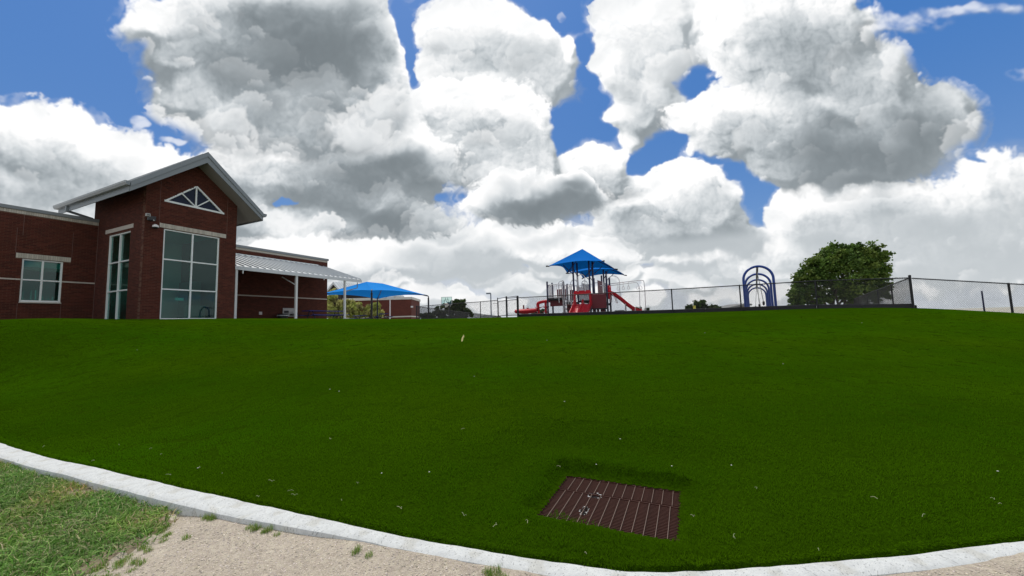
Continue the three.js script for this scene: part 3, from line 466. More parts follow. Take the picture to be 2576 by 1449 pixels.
// wall frames: origin, direction along, outward normal, all in the building's own axes (x along the front, z out of it)
const H0 = -0.35;                                                // walls go below the turf line
const allBricks = [];
function bricks(o, along, normal, spans, top) {
  for (let r = 0; H0 + (r + 1) * BH <= top + 0.001; r++) {
    const y0 = H0 + r * BH, yc = y0 + BH / 2;
    for (const [s0, s1] of spans(yc, y0, y0 + BH)) {
      const off = (r % 2) * BW / 2; let k = Math.floor((s0 - off) / BW);
      for (; off + k * BW < s1; k++) { const a = Math.max(s0, off + k * BW), b = Math.min(s1, off + (k + 1) * BW); if (b - a < 0.03) continue; allBricks.push({ o, along, normal, s: (a + b) / 2, y: yc, w: b - a - JOINT }); }
    }
  }
}
const minus = (s0, s1, holes) => { let out = [[s0, s1]]; for (const [a, b] of holes) out = out.flatMap(([p, q]) => b <= p || a >= q ? [[p, q]] : [[p, a], [b, q]].filter(([x, y]) => y - x > 0.01)); return out; };
function backing(o, turn, shape, depth = 0.2) { const g = new THREE.ExtrudeGeometry(shape, { depth, bevelEnabled: false }).translate(0, 0, -depth - 0.006).rotateY(turn).translate(o.x, o.y, o.z); return part('wall', g, mortarMat, school); }
const poly = (pts, holes = []) => { const s = new THREE.Shape(pts.map(([x, y]) => new THREE.Vector2(x, y))); for (const h of holes) s.holes.push(new THREE.Path(h.map(([x, y]) => new THREE.Vector2(x, y)))); return s; };
const rectPts = (x0, x1, y0, y1) => [[x0, y0], [x1, y0], [x1, y1], [x0, y1]];
const hh = (h) => h - FLOOR;                                     // height above the eye -> above the floor

// tower: front at z = 0 from x = -0.66 to 3.09, gable above
const TX0 = -0.66, TX1 = 3.09, TXM = 1.215, TZ = -4.84;
const under = (x) => hh(8.02) - 0.815 * Math.abs(x - TXM) + 0.02;
const FW = [0.03, 2.31, hh(0.56), hh(4.665)], FL = [-0.14, 2.60, hh(4.69), hh(4.895)];
const TRI = [[0.06, hh(5.97)], [2.40, hh(5.97)], [1.23, hh(6.99)]];
backing(V3(0, 0, 0), 0, poly([[TX0, H0], [TX1, H0], [TX1, under(TX1)], [TXM, under(TXM)], [TX0, under(TX0)]], [rectPts(...FW), TRI]));
bricks(V3(0, 0, 0), V3(1, 0, 0), V3(0, 0, 1), (y, ya, yb) => {
  let s0 = TX0, s1 = TX1; const half = (under(TXM) - yb) / 0.815; s0 = Math.max(s0, TXM - half); s1 = Math.min(s1, TXM + half);
  const holes = []; if (yb > FW[2] && ya < FW[3]) holes.push([FW[0], FW[1]]); if (yb > FL[2] + 0.01 && ya < FL[3] - 0.01) holes.push([FL[0], FL[1]]);
  if (yb > TRI[0][1] && ya < TRI[2][1]) { const t = clamp((y - TRI[0][1]) / (TRI[2][1] - TRI[0][1]), 0, 1); holes.push([mix(TRI[0][0], TRI[2][0], t) - 0.06 * (1 - t), mix(TRI[1][0], TRI[2][0], t) + 0.06 * (1 - t)]); }
  if (s0 >= s1) return []; return minus(s0, s1, holes);
}, under(TXM));
// tower side wall, facing the camera: x = TX0, runs from z = 0 back to TZ (s measured back from the corner)
const SW = [1.20, 3.24, hh(0.56), hh(4.585)], SL = [0.96, 3.54, hh(4.685), hh(4.87)], sideTop = under(TX0) - 0.03;
backing(V3(TX0, 0, TZ), -Math.PI / 2, poly(rectPts(0, -TZ - 0.205, H0, sideTop), [rectPts(-TZ - SW[1], -TZ - SW[0], SW[2], SW[3])]));
bricks(V3(TX0, 0, 0), V3(0, 0, -1), V3(-1, 0, 0), (y, ya, yb) => { const h = []; if (yb > SW[2] && ya < SW[3]) h.push([SW[0], SW[1]]); if (yb > SL[2] + 0.01 && ya < SL[3] - 0.01) h.push([SL[0], SL[1]]); return minus(0, -TZ, h); }, sideTop);
// the two hidden sides and the inside of the tower
part('wall', bx(0.2, sideTop - H0, -TZ - 0.21, TX1 - 0.106, (sideTop + H0) / 2, TZ / 2 - 0.11), mortarMat, school);
bricks(V3(TX1, 0, 0), V3(0, 0, -1), V3(1, 0, 0), () => [[0, 4.9]], sideTop);
part('wall', bx(TX1 - TX0 - 0.42, sideTop - H0, 0.2, TXM, (sideTop + H0) / 2, TZ + 0.1), interiorMat, school);
part('interior_ceiling', bx(TX1 - TX0 - 0.45, 0.05, -TZ - 0.45, TXM, hh(4.95), TZ / 2), interiorMat, school);
part('interior_floor', bx(TX1 - TX0 - 0.45, 0.05, -TZ - 0.45, TXM, 0.0, TZ / 2), shelfMat, school);
for (const [w, h, d, x, y, z] of [[1.1, 1.1, 0.4, 0.9, 0.57, -3.6], [0.35, 2.1, 1.4, 2.55, 1.07, -3.0], [0.9, 0.75, 0.6, 1.9, 0.40, -1.4]]) part('furniture', bx(w, h, d, x, y, z), shelfMat, school);
part('notice_sheet', bx(0.34, 0.12, 0.004, 0.78, hh(1.50), -0.135), mat(0.75, 0.76, 0.74, 0.9), school, 'pale notice sheet behind the glass');

// windows: one frame group per window, panes and bars as its pieces
function storefront(o, along, normal, [s0, s1, y0, y1], cols, rows, sillLift = 0, glass = glassMat) {
  const w = new THREE.Group(); w.name = 'window'; school.add(w);
  w.position.copy(o); w.rotation.y = Math.atan2(normal.x, normal.z);
  const flip = V3(1, 0, 0).applyAxisAngle(UPY, w.rotation.y).dot(along) < 0, X = (s) => flip ? -s : s, fw = 0.058, z = -0.085;
  const bar = (name, a, b, c, d, dz = 0) => part(name, rbx(Math.abs(b - a), d - c, 0.10, (X(a) + X(b)) / 2, (c + d) / 2, z + dz, 0.006), frameMat, w);
  bar('frame_post', s0, s0 + fw, y0, y1); bar('frame_post', s1 - fw, s1, y0, y1); bar('frame_head', s0 + fw, s1 - fw, y1 - fw, y1); bar('frame_sill', s0 + fw, s1 - fw, y0, y0 + fw + sillLift);
  const cw = (s1 - s0) / cols, ys = rows;
  for (let i = 1; i < cols; i++) bar('mullion', s0 + i * cw - fw / 2, s0 + i * cw + fw / 2, y0 + fw, y1 - fw, 0.004);
  const edges = [y0, ...ys, y1];
  for (const y of ys) for (let i = 0; i < cols; i++) bar('transom', s0 + i * cw + fw / 2, s0 + (i + 1) * cw - fw / 2, y - 0.03, y + 0.03, -0.004);
  for (let r = 0; r + 1 < edges.length; r++) for (let i = 0; i < cols; i++) part('pane', bx(cw - 0.05, edges[r + 1] - edges[r] - 0.05, 0.006, (X(s0 + i * cw) + X(s0 + (i + 1) * cw)) / 2, (edges[r] + edges[r + 1]) / 2, z - 0.015), glass, w);
  return w;
}
storefront(V3(0, 0, 0), V3(1, 0, 0), V3(0, 0, 1), FW, 2, [hh(1.925), hh(3.28)]);
storefront(V3(TX0, 0, 0), V3(0, 0, -1), V3(-1, 0, 0), SW, 2, [hh(1.925), hh(3.255)]);
// triangular gable window
{
  const w = new THREE.Group(); w.name = 'gable_window'; school.add(w);
  const [L, R, T] = TRI.map(([x, y]) => V3(x, y, -0.06)), base = V3(1.23, L.y, -0.06), strip = (a, b, t, name, dz = 0) => { const d = b.clone().sub(a), len = d.length(); part(name, new THREE.BoxGeometry(len, t, 0.08).rotateZ(Math.atan2(d.y, d.x)).translate((a.x + b.x) / 2, (a.y + b.y) / 2, (a.z + b.z) / 2 + dz), frameMat, w); };
  strip(L, T, 0.07, 'frame_rake', 0.02); strip(T, R, 0.07, 'frame_rake', 0.024); strip(L.clone().add(V3(-.07, -.02, 0)), R.clone().add(V3(.07, -.02, 0)), 0.085, 'frame_sill', 0.032);
  strip(base, T, 0.06, 'mullion', 0.012); const ml = L.clone().lerp(T, 0.5), mr = R.clone().lerp(T, 0.5); strip(base, ml, 0.05, 'mullion', 0.008); strip(base, mr, 0.05, 'mullion', 0.008);
  for (const tri of [[L, base, ml], [ml, base, T], [T, base, mr], [mr, base, R]]) { const g = new THREE.BufferGeometry().setFromPoints(tri.map((p) => p.clone().setZ(-0.07))); g.computeVertexNormals(); part('pane', g, darkGlass, w); }
}
// lintels of upright cream bricks and smooth stone
const soldier = new RoundedBoxGeometry(0.0597, 1, 0.04, 1, 0.004);
function soldiers(name, o, along, normal, s0, s1, y0, y1, individually) {
  const n = Math.round((s1 - s0) / BH), step = (s1 - s0) / n, list = [];
  for (let i = 0; i < n; i++) {
    const p = o.clone().addScaledVector(along, s0 + (i + 0.5) * step).addScaledVector(normal, -0.012).setY((y0 + y1) / 2 + rr(-.0015, .0015)), s = V3((step - 0.009) / 0.0597, y1 - y0 - 0.012, 1), q = new THREE.Quaternion().setFromAxisAngle(UPY, Math.atan2(normal.x, normal.z));
    if (individually) { const b = part(name, soldier, creamMats[Math.floor(rnd() * 3)], school); b.position.copy(p); b.scale.copy(s); b.quaternion.copy(q); } else list.push([p, q, s]);
  }
  const bed = part('mortar_bed', bx(s1 - s0, y1 - y0, 0.03, 0, 0, 0), mat(0.40, 0.37, 0.33, 1), school); bed.position.copy(o).addScaledVector(along, (s0 + s1) / 2).addScaledVector(normal, -0.018).setY((y0 + y1) / 2); bed.rotation.y = Math.atan2(normal.x, normal.z);
  if (list.length) { const im = new THREE.InstancedMesh(soldier, creamMats[0], list.length), M = new THREE.Matrix4(); list.forEach(([p, q, s], i) => im.setMatrixAt(i, M.compose(p, q, s))); im.name = name; im.userData.kind = 'stuff'; im.castShadow = im.receiveShadow = true; school.add(im); }
}
srand(88);
soldiers('lintel_brick', V3(0, 0, 0), V3(1, 0, 0), V3(0, 0, 1), FL[0], FL[1], FL[2], FL[3], true);
part('stone_lintel', rbx(0.06, SL[3] - SL[2], SL[1] - SL[0], TX0 + 0.012, (SL[2] + SL[3]) / 2, -(SL[0] + SL[1]) / 2, 0.006), stoneMat, school);

// left wing
const LZ = -4.317, LX0 = -9.5, LTOP = hh(5.2), LW = [-2.91, -1.725, hh(1.455), hh(3.30)], LL = [-3.09, -1.50, hh(3.315), hh(3.525)], BAND = [hh(2.372), hh(2.432)];
backing(V3(0, 0, LZ), 0, poly(rectPts(LX0, TX0 - 0.004, H0, LTOP), [rectPts(...LW)]));
bricks(V3(0, 0, LZ), V3(1, 0, 0), V3(0, 0, 1), (y, ya, yb) => { const h = []; if (yb > LW[2] && ya < LW[3]) h.push([LW[0], LW[1]]); if (yb > LL[2] + 0.01 && ya < LL[3] - 0.01) h.push([LL[0], LL[1]]); if (y > BAND[0] - 0.02 && y < BAND[1] + 0.02) return []; return minus(LX0, TX0, h); }, LTOP);
for (let i = 0; i < 15; i++) { const s1 = TX0 - 0.01 - i * 0.6, s0 = Math.max(LX0, s1 - 0.592); for (const [a, b] of minus(s0, s1, [[LW[0], LW[1]]])) if (b - a > .02) part('stone_band', rbx(b - a, BAND[1] - BAND[0], 0.05, (a + b) / 2, (BAND[0] + BAND[1]) / 2, LZ - 0.008, 0.004), stoneMat, school); }
storefront(V3(0, 0, LZ), V3(1, 0, 0), V3(0, 0, 1), LW, 2, [hh(2.405)], 0.02);
soldiers('lintel_brick', V3(0, 0, LZ), V3(1, 0, 0), V3(0, 0, 1), LL[0], LL[1], LL[2], LL[3], true);
soldiers('coping_brick', V3(0, 0, LZ), V3(1, 0, 0), V3(0, 0, 1), -4.4, TX0, LTOP + 0.004, hh(5.355), true);
soldiers('coping_brickwork', V3(0, 0, LZ), V3(1, 0, 0), V3(0, 0, 1), LX0, -4.4, LTOP + 0.004, hh(5.355), false);
part('parapet_coping', rbx(TX0 - LX0, 0.15, 0.42, (TX0 + LX0) / 2, hh(5.357) + 0.076, LZ - 0.16, 0.01), coping, school);
part('flat_roof', bx(TX0 - LX0 - 0.1, 0.05, 9, (TX0 + LX0) / 2, hh(5.1), LZ - 4.8), roofDeck, school);
part('window_ledge', rbx(LW[1] - LW[0] + 0.02, 0.05, 0.10, (LW[0] + LW[1]) / 2, LW[2] - 0.027, LZ + 0.012, 0.006), stoneMat, school);
part('room', bx(3, 0.04, 3, -2.3, hh(1.0), LZ - 1.75), shelfMat, school); part('room', bx(3, 3, 0.04, -2.3, hh(2.5), LZ - 3.2), interiorMat, school); part('room', bx(3, 0.04, 3, -2.3, hh(4.0), LZ - 1.75), interiorMat, school); for (const sx of [-3.8, -0.8]) part('room', bx(0.04, 3, 3, sx, hh(2.5), LZ - 1.75), interiorMat, school);
for (let i = 0; i < 2; i++) { const x = LW[0] + 0.06 + (i + 0.5) * 0.55; part('window_blind', bx(0.5, 0.24, 0.02, x, LW[3] - 0.19, LZ - 0.14), mat(0.40, 0.44, 0.42, 0.9), school); part('window_blind', bx(0.48, 0.13, 0.02, x, LW[3] - 0.40, LZ - 0.16), mat(0.42, 0.22, 0.18, 0.9), school); }
for (const [x, h, w] of [[-2.77, .35, .03], [-2.55, .42, .025], [-2.42, .46, .045], [-2.22, .22, .05], [-2.04, .18, .03], [-1.93, .2, .035]]) part('window_clutter', bx(w, h, 0.03, x, LW[2] + 0.07 + h / 2, LZ - 0.2), mat(0.62, 0.64, 0.62, 0.9), school);

// right wing, behind the porch
const RZ = -5.0, RX0 = TX1 - 0.2, RX1 = 12.92, RBAND = [hh(2.20), hh(2.27)];
backing(V3(0, 0, RZ), 0, poly(rectPts(RX0, RX1, H0, LTOP)));
bricks(V3(0, 0, RZ), V3(1, 0, 0), V3(0, 0, 1), (y) => y > RBAND[0] - 0.02 && y < RBAND[1] + 0.02 ? [] : [[RX0, RX1]], LTOP);
for (let x = RX0; x < RX1 - 0.1; x += 0.8) part('stone_band', rbx(Math.min(0.79, RX1 - x), RBAND[1] - RBAND[0], 0.05, x + Math.min(0.79, RX1 - x) / 2, (RBAND[0] + RBAND[1]) / 2, RZ - 0.008, 0.004), stoneMat, school);
soldiers('coping_brickwork', V3(0, 0, RZ), V3(1, 0, 0), V3(0, 0, 1), RX0, RX1, LTOP + 0.004, hh(5.34), false);
part('parapet_coping', rbx(RX1 - RX0 + 0.06, 0.16, 0.42, (RX0 + RX1) / 2 + 0.03, hh(5.345) + 0.08, RZ - 0.14, 0.01), coping, school);
part('wall', bx(0.2, LTOP - H0, 8, RX1 - 0.1, (LTOP + H0) / 2, RZ - 4.22), mortarMat, school);
bricks(V3(RX1, 0, RZ), V3(0, 0, -1), V3(1, 0, 0), () => [[0, 2]], LTOP);
part('parapet_coping', rbx(0.4, 0.155, 8, RX1 - 0.13, hh(5.345) + 0.0775, RZ - 4.36, 0.01), coping, school);
part('flat_roof', bx(RX1 - RX0 - 0.4, 0.05, 8, (RX0 + RX1) / 2 - 0.1, hh(5.1), RZ - 4.2), roofDeck, school);

// control joints: thin pale sealant lines
const jointMat = mat(0.17, 0.10, 0.085, 1);
for (const [x, y0, y1, z] of [[-0.16, FL[3], under(-0.16) - 0.1, 0], [2.62, FL[3], under(2.62) - 0.1, 0], [-3.11, LL[3], LTOP - 0.6, LZ], [-1.48, LL[3], LTOP - 0.5, LZ], [-2.95, H0, LW[2] - 0.06, LZ], [-1.71, H0, LW[2] - 0.06, LZ], [-2.95, LTOP - 0.9, LTOP, LZ]]) part('joint', bx(0.012, y1 - y0, 0.012, x, (y0 + y1) / 2, z - 0.001), jointMat, school);
part('joint', bx(0.014, LTOP - H0, 0.014, TX0 - 0.012, (LTOP + H0) / 2, LZ + 0.012), jointMat, school);

// bricks: the 300 that show largest are single pieces, the rest one mass
{
  srand(66);
  const v = V3(0, 0, 0), at = (b) => v.copy(b.o).addScaledVector(b.along, b.s).addScaledVector(b.normal, -0.009).setY(b.y);
  school.updateMatrixWorld(true);
  for (const b of allBricks) { const w = school.localToWorld(at(b).clone()), n = b.normal.clone().applyAxisAngle(UPY, school.rotation.y), c = camera.position.clone().sub(w), dist = c.length(); b.big = inFrame(w, 0) && n.dot(c) > 0 && b.y > 0.15 && b.w > 0.08 ? n.dot(c) / (dist ** 3) : 0; }
  allBricks.sort((a, b) => b.big - a.big);
  const unit = new RoundedBoxGeometry(1, 0.0577, 0.018, 1, 0.0025), M = new THREE.Matrix4(), q = new THREE.Quaternion(), rest = allBricks.slice(300);
  allBricks.slice(0, 300).forEach((b) => { const o = part('brick', unit, brickMats[Math.floor(rnd() * 5)], school); o.position.copy(at(b)).addScaledVector(b.normal, rr(-.001, .001)); o.scale.set(b.w, 1, 1); o.rotation.y = Math.atan2(b.normal.x, b.normal.z); });
  const im = new THREE.InstancedMesh(unit, brickMat, rest.length);
  rest.forEach((b, i) => { q.setFromAxisAngle(UPY, Math.atan2(b.normal.x, b.normal.z)); im.setMatrixAt(i, M.compose(at(b).clone().addScaledVector(b.normal, rr(-.0015, .0015)), q, V3(b.w, 1, 1))); const t = brickTones[Math.floor(rnd() * 5)], k = rr(0.9, 1.1); im.setColorAt(i, lin(t[0] * k, t[1] * k, t[2] * k)); });
  im.name = 'brickwork'; im.userData.kind = 'stuff'; im.castShadow = im.receiveShadow = true; school.add(im);
}

// gable roof of the tower
{
  const EL = -1.50, ER = 3.93, Z0 = 0.83, Z1 = -6.1, top = (x) => hh(8.53) - 0.855 * Math.abs(x - TXM), bot = (x) => hh(8.04) - 0.815 * Math.abs(x - TXM);
  const ex = (pts, z0, z1) => new THREE.ExtrudeGeometry(poly(pts), { depth: z1 - z0, bevelEnabled: false }).translate(0, 0, z0);
  const roof = part('roof', ex([[EL, top(EL) - 0.02], [TXM, top(TXM) - 0.02], [ER, top(ER) - 0.02], [ER, bot(ER) + 0.05], [TXM, bot(TXM) + 0.05], [EL, bot(EL) + 0.05]], Z1, Z0 - 0.05), coping, school);
  part('soffit', ex([[EL + 0.05, bot(EL + 0.05)], [TXM, bot(TXM)], [ER - 0.05, bot(ER - 0.05)], [ER - 0.05, bot(ER - 0.05) + 0.045], [TXM, bot(TXM) + 0.045], [EL + 0.05, bot(EL + 0.05) + 0.045]], Z1, Z0 - 0.06), soffitMat, roof);
  for (const [a, b] of [[EL, TXM], [TXM, ER]]) {
    part('fascia', ex([[a, top(a) - 0.21], [a, bot(a) - 0.03], [b, bot(b) - 0.03], [b, top(b) - 0.21]], Z0 - 0.045, Z0), trimMat, roof);
    part('fascia_cap', ex([[a, top(a) + 0.01], [a, top(a) - 0.215], [b, top(b) - 0.215], [b, top(b) + 0.01]], Z0 - 0.05, Z0 + 0.035), trimMat, roof);
  }
  for (const [x, s] of [[EL, -1], [ER, 1]]) {
    const g = [[0, 0], [0, 0.10], [0, 0.16], [0.015, 0.165], [0.015, 0.02], [0.11, 0.025], [0.15, 0.10], [0.155, 0.165], [0.17, 0.165], [0.165, 0.09], [0.12, 0]].map(([a, b]) => [x + s * (a + 0.02), top(x) - 0.175 + b]);
    part('gutter', ex(g, Z1 - 0.02, Z0 + 0.02), mat(0.34, 0.36, 0.37, 0.5), roof);
    part('eave_board', bx(0.03, 0.30, Z0 - Z1 - 0.1, x + s * 0.004, bot(x) + 0.12, (Z0 + Z1) / 2), trimMat, roof);
    for (const z of [Z0 + 0.015]) part('gutter_end', ex([[x + s * 0.02, top(x) - 0.17], [x + s * 0.13, top(x) - 0.165], [x + s * 0.175, top(x) - 0.01], [x + s * 0.02, top(x) - 0.01]], z, z + 0.012), trimMat, roof);
  }
  const seam = bx(0.025, 0.03, 1);
  for (let z = Z1 + 0.3; z < Z0 - 0.1; z += 0.42) for (const s of [-1, 1]) { const a = V3(TXM + s * 0.03, top(TXM) - 0.02, z), b = V3(s < 0 ? EL : ER, top(s < 0 ? EL : ER) - 0.02, z); part('roof_seam', rod(a, b, 0.014, 0.014, 4), coping, roof); }
  // downspout from the left gutter down to the wing roof
  part('downspout', [rbx(0.10, 0.26, 0.12, EL - 0.06, top(EL) - 0.30, -4.95), ...[rod(V3(EL - 0.05, top(EL) - 0.40, -4.95), V3(TX0 - 0.02, hh(5.62), -4.95), 0.06, 0.06, 6)]], trimMat, roof);
}
// fixtures on the corner of the tower
const toWorld = (x, h, z) => school.localToWorld(V3(x, hh(h), z));
{
  school.updateMatrixWorld(true);
  const c = thing('dome_camera', 'white dome security camera hung beside the front lintel', 'camera', toWorld(-0.34, 4.62, 0.0).toArray(), Math.PI / 2 - TH), white = mat(0.75, 0.75, 0.74, 0.4);
  part('bracket', rbx(0.08, 0.07, 0.16, 0, 0.1, 0.08, 0.01), white, c);
  part('housing', new THREE.LatheGeometry([[0.001, 0.115], [0.06, 0.11], [0.105, 0.075], [0.115, 0.03], [0.11, 0.0], [0.10, 0.0]].map(([r, y]) => new THREE.Vector2(r, y)), 20).translate(0, 0.0, 0.15), white, c);
  part('dome', new THREE.SphereGeometry(0.092, 18, 10, 0, 6.2832, Math.PI / 2, Math.PI / 2).scale(1, 0.9, 1).translate(0, 0.005, 0.15), mat(0.01, 0.01, 0.012, 0.08), c);
  const f = thing('wall_floodlight', 'dark floodlight with pale lens on the brick tower corner', 'floodlight', toWorld(-0.50, 4.98, 0.0).toArray(), Math.PI / 2 - TH), dk = mat(0.02, 0.02, 0.022, 0.5);
  part('mount', rbx(0.16, 0.16, 0.06, 0, 0, 0.03), dk, f); part('arm', rod(V3(0, 0, 0.06), V3(-0.05, 0.03, 0.18), 0.025), dk, f);
  part('housing', rbx(0.26, 0.20, 0.16, -0.02, -0.02, 0.22, 0.02), dk, f);
  part('sensor_head', rbx(0.15, 0.13, 0.10, -0.17, 0.10, 0.26, 0.01), mat(0.42, 0.42, 0.40, 0.6), f); part('lens', rbx(0.10, 0.08, 0.01, -0.17, 0.10, 0.315, 0.004), mat(0.12, 0.12, 0.12, 0.2), f);
  for (const [x, y, z] of [[0.12, 0.08, 0.2], [0.02, -0.10, 0.31]]) part('screw_cap', new THREE.SphereGeometry(0.022, 8, 6).translate(x, y, z), white, f);
}

// ---------------------------------------------------------------- porch canopy with standing seams and white posts
{
  const p = thing('porch_canopy', 'white metal porch canopy with ribbed roof on white posts', 'canopy', [OB.x, FY, OB.z], Math.PI / 2 - TH);
  const x0 = TX1 + 0.01, x1 = 12.5, zf = -0.9, zb = RZ + 0.03, yf = hh(3.45), yb = hh(4.80), slope = Math.atan2(yb - yf, zf - zb), len = Math.hypot(yb - yf, zf - zb);
  const sheet = part('roof_sheet', new THREE.BoxGeometry(x1 - x0, 0.03, len).rotateX(slope).translate((x0 + x1) / 2, (yf + yb) / 2 + 0.02, (zf + zb) / 2), seamMat, p);
  const rib = new THREE.BoxGeometry(0.04, 0.095, len - 0.02).rotateX(slope);
  for (let x = x0 + 0.15; x < x1; x += 0.40) { const r = part('roof_rib', rib, seamMat, p); r.position.set(x, (yf + yb) / 2 + 0.05, (zf + zb) / 2); }
  part('fascia', rbx(x1 - x0 + 0.02, 0.20, 0.06, (x0 + x1) / 2, yf - 0.085, zf + 0.02), mat(0.62, 0.65, 0.67, 0.5), p);
  part('fascia', [new THREE.BoxGeometry(0.04, 0.2, len).rotateX(slope).translate(x1 + 0.01, (yf + yb) / 2 - 0.08, (zf + zb) / 2)], mat(0.62, 0.65, 0.67, 0.5), p);
  part('ridge_flashing', rbx(x1 - x0 - 0.5, 0.10, 0.05, (x0 + x1) / 2 - 0.25, yb + 0.07, zb + 0.03), frameMat, p);
  part('ceiling', new THREE.BoxGeometry(x1 - x0 - 0.1, 0.02, len - 0.1).rotateX(slope).translate((x0 + x1) / 2, (yf + yb) / 2 - 0.17, (zf + zb) / 2), soffitMat, p);
  const postMat = mat(0.66, 0.68, 0.67, 0.6);
  for (const x of [3.68, 7.24, 11.0]) { part('post', rbx(0.125, yf - 0.17 + 0.3, 0.125, x, (yf - 0.17 - 0.3) / 2, zf - 0.05, 0.008), postMat, p); if (x < 10) part('post_brace', rod(V3(x, yf - 0.75, zf - 0.1), V3(x, yf - 0.15, zf - 1.4), 0.035), frameMat, p); }
  part('rafter_tail', rbx(0.05, 0.18, 0.05, 3.98, yf - 0.28, zf + 0.03), frameMat, p); part('rafter_tail', rbx(0.04, 0.08, 0.04, 9.2, yf - 0.24, zf + 0.03), frameMat, p);
  for (const x of [4.5, 7.0]) part('ceiling_lamp_housing', rbx(0.5, 0.06, 0.16, x, yf + 0.25, zf - 1.6), mat(0.3, 0.3, 0.3, 0.6), p);
  part('end_brace', [rod(V3(12.2, yf - 0.2, zf - 0.1), V3(12.2, yf - 0.6, zf - 0.1), 0.03), rod(V3(12.2, yf - 0.6, zf - 0.1), V3(11.0, yf - 0.95, zf - 0.1), 0.035)], trimMat, p);
}

// ---------------------------------------------------------------- chain link fences
const black = mat(0.010, 0.010, 0.013, 0.55), navy = mat(0.012, 0.014, 0.075, 0.45);
const txOf = (u) => { const r = ray(u, 790); return r.x / -r.z; };
const planHit = (u, a, b) => { const t = txOf(u), dx = b.x - a.x, dz = b.z - a.z, s = (-t * a.z - a.x) / (dx + t * dz); return V3(a.x + dx * s, 0, a.z + dz * s); };
function wires(a, b, lo, hi, pitch = 0.072, r = 0.0034) {                 // woven wire between two posts
  const L = Math.hypot(b.x - a.x, b.z - a.z), D = V3(b.x - a.x, 0, b.z - a.z).divideScalar(L), h = hi - lo, out = [], rise = (b.y - a.y) / L;
  const pos = [], idx = [], N = V3(-D.z, 0, D.x);
  const add = (s0, y0, s1, y1, off) => { const base = pos.length / 3; for (const [s, y] of [[s0, y0], [s1, y1]]) for (const [p, q] of [[r, 0], [0, r], [-r, 0], [0, -r]]) { const c = V3(a.x, a.y + s * rise + y, a.z).addScaledVector(D, s).addScaledVector(N, off + q); pos.push(c.x, c.y + p * 1.4, c.z); } for (let k = 0; k < 4; k++) { const n = (k + 1) % 4; idx.push(base + k, base + n, base + 4 + n, base + k, base + 4 + n, base + 4 + k); } };
  for (const dir of [1, -1]) for (let s = -h; s < L + h; s += pitch) {
    let s0 = s, s1 = s + dir * h, y0 = lo, y1 = hi; if (s0 === s1) continue;
    const clip = (x) => { const t = (x - s0) / (s1 - s0); return y0 + (y1 - y0) * t; };
    let p0 = [s0, y0], p1 = [s1, y1];
    for (const p of [p0, p1]) { if (p[0] < 0) { p[1] = clip(0); p[0] = 0; } if (p[0] > L) { p[1] = clip(L); p[0] = L; } }
    if (Math.abs(p1[0] - p0[0]) < 0.01 || Math.max(s0, s1) < 0 || Math.min(s0, s1) > L) continue;
    add(p0[0], p0[1], p1[0], p1[1], dir * r);
  }
  const g = new THREE.BufferGeometry(); g.setAttribute('position', new THREE.Float32BufferAttribute(pos, 3)); g.setIndex(idx); g.computeVertexNormals(); return g;
}
function fence(label, posts, h, { r = 0.03, endR = 0.045, ends = [true, true], border = 0, borderBack = null, bottom = false, group = 'chain link fences', drop = 0.3, wire = 0.0034 } = {}) {
  const o = posts[0], f = thing('chain_link_fence', label, 'fence', o.toArray(), 0, group), P = posts.map((p) => p.clone().sub(o));
  P.forEach((p, i) => { const end = (i === 0 && ends[0]) || (i === P.length - 1 && ends[1]); if ((i === 0 && ends[0] === null) || (i === P.length - 1 && ends[1] === null)) return; const R = end ? endR : r, H = h + (end ? 0.09 : 0.0); const post = part('post', rod(V3(p.x, p.y - drop, p.z), V3(p.x, p.y + H, p.z), R, R, 10), black, f); part('post_cap', end ? new THREE.SphereGeometry(R * 1.12, 10, 6).scale(1, 0.7, 1).translate(p.x, p.y + H, p.z) : rod(V3(p.x, p.y + h - 0.03, p.z), V3(p.x, p.y + h + 0.035, p.z), R * 1.15, R * 0.9, 10), black, post); });
  for (let i = 0; i + 1 < P.length; i++) {
    const a = P[i], b = P[i + 1], up = V3(0, h, 0);
    part('top_rail', rod(a.clone().add(up), b.clone().add(up), 0.022), black, f);
    if (bottom) part('bottom_rail', rod(a.clone().add(V3(0, 0.07, 0)), b.clone().add(V3(0, 0.07, 0)), 0.018), black, f);
    const w = part('woven_wire', wires(a, b, 0.02, h + 0.035, 0.072, wire), black, f); w.userData.kind = 'stuff';
    if (border) { const d = b.clone().sub(a), L = Math.hypot(d.x, d.z), n = Math.max(1, Math.round(L / 1.5)); for (let k = 0; k < n; k++) { const c = a.clone().lerp(b, (k + 0.5) / n).add(borderBack); part('border_board', new RoundedBoxGeometry(L / n - 0.01, border + 0.2, 0.10, 2, 0.02).rotateZ(Math.atan2(d.y, L)).rotateY(Math.atan2(-d.z, d.x)).translate(c.x, c.y + border / 2 - 0.1, c.z), black, f); } }
  }
  return f;
}
const onLand = (p, dy = 0) => V3(p.x, landY(p.x, -p.z) + dy, p.z);
const backOff = V3(0.05, 0, -0.12);
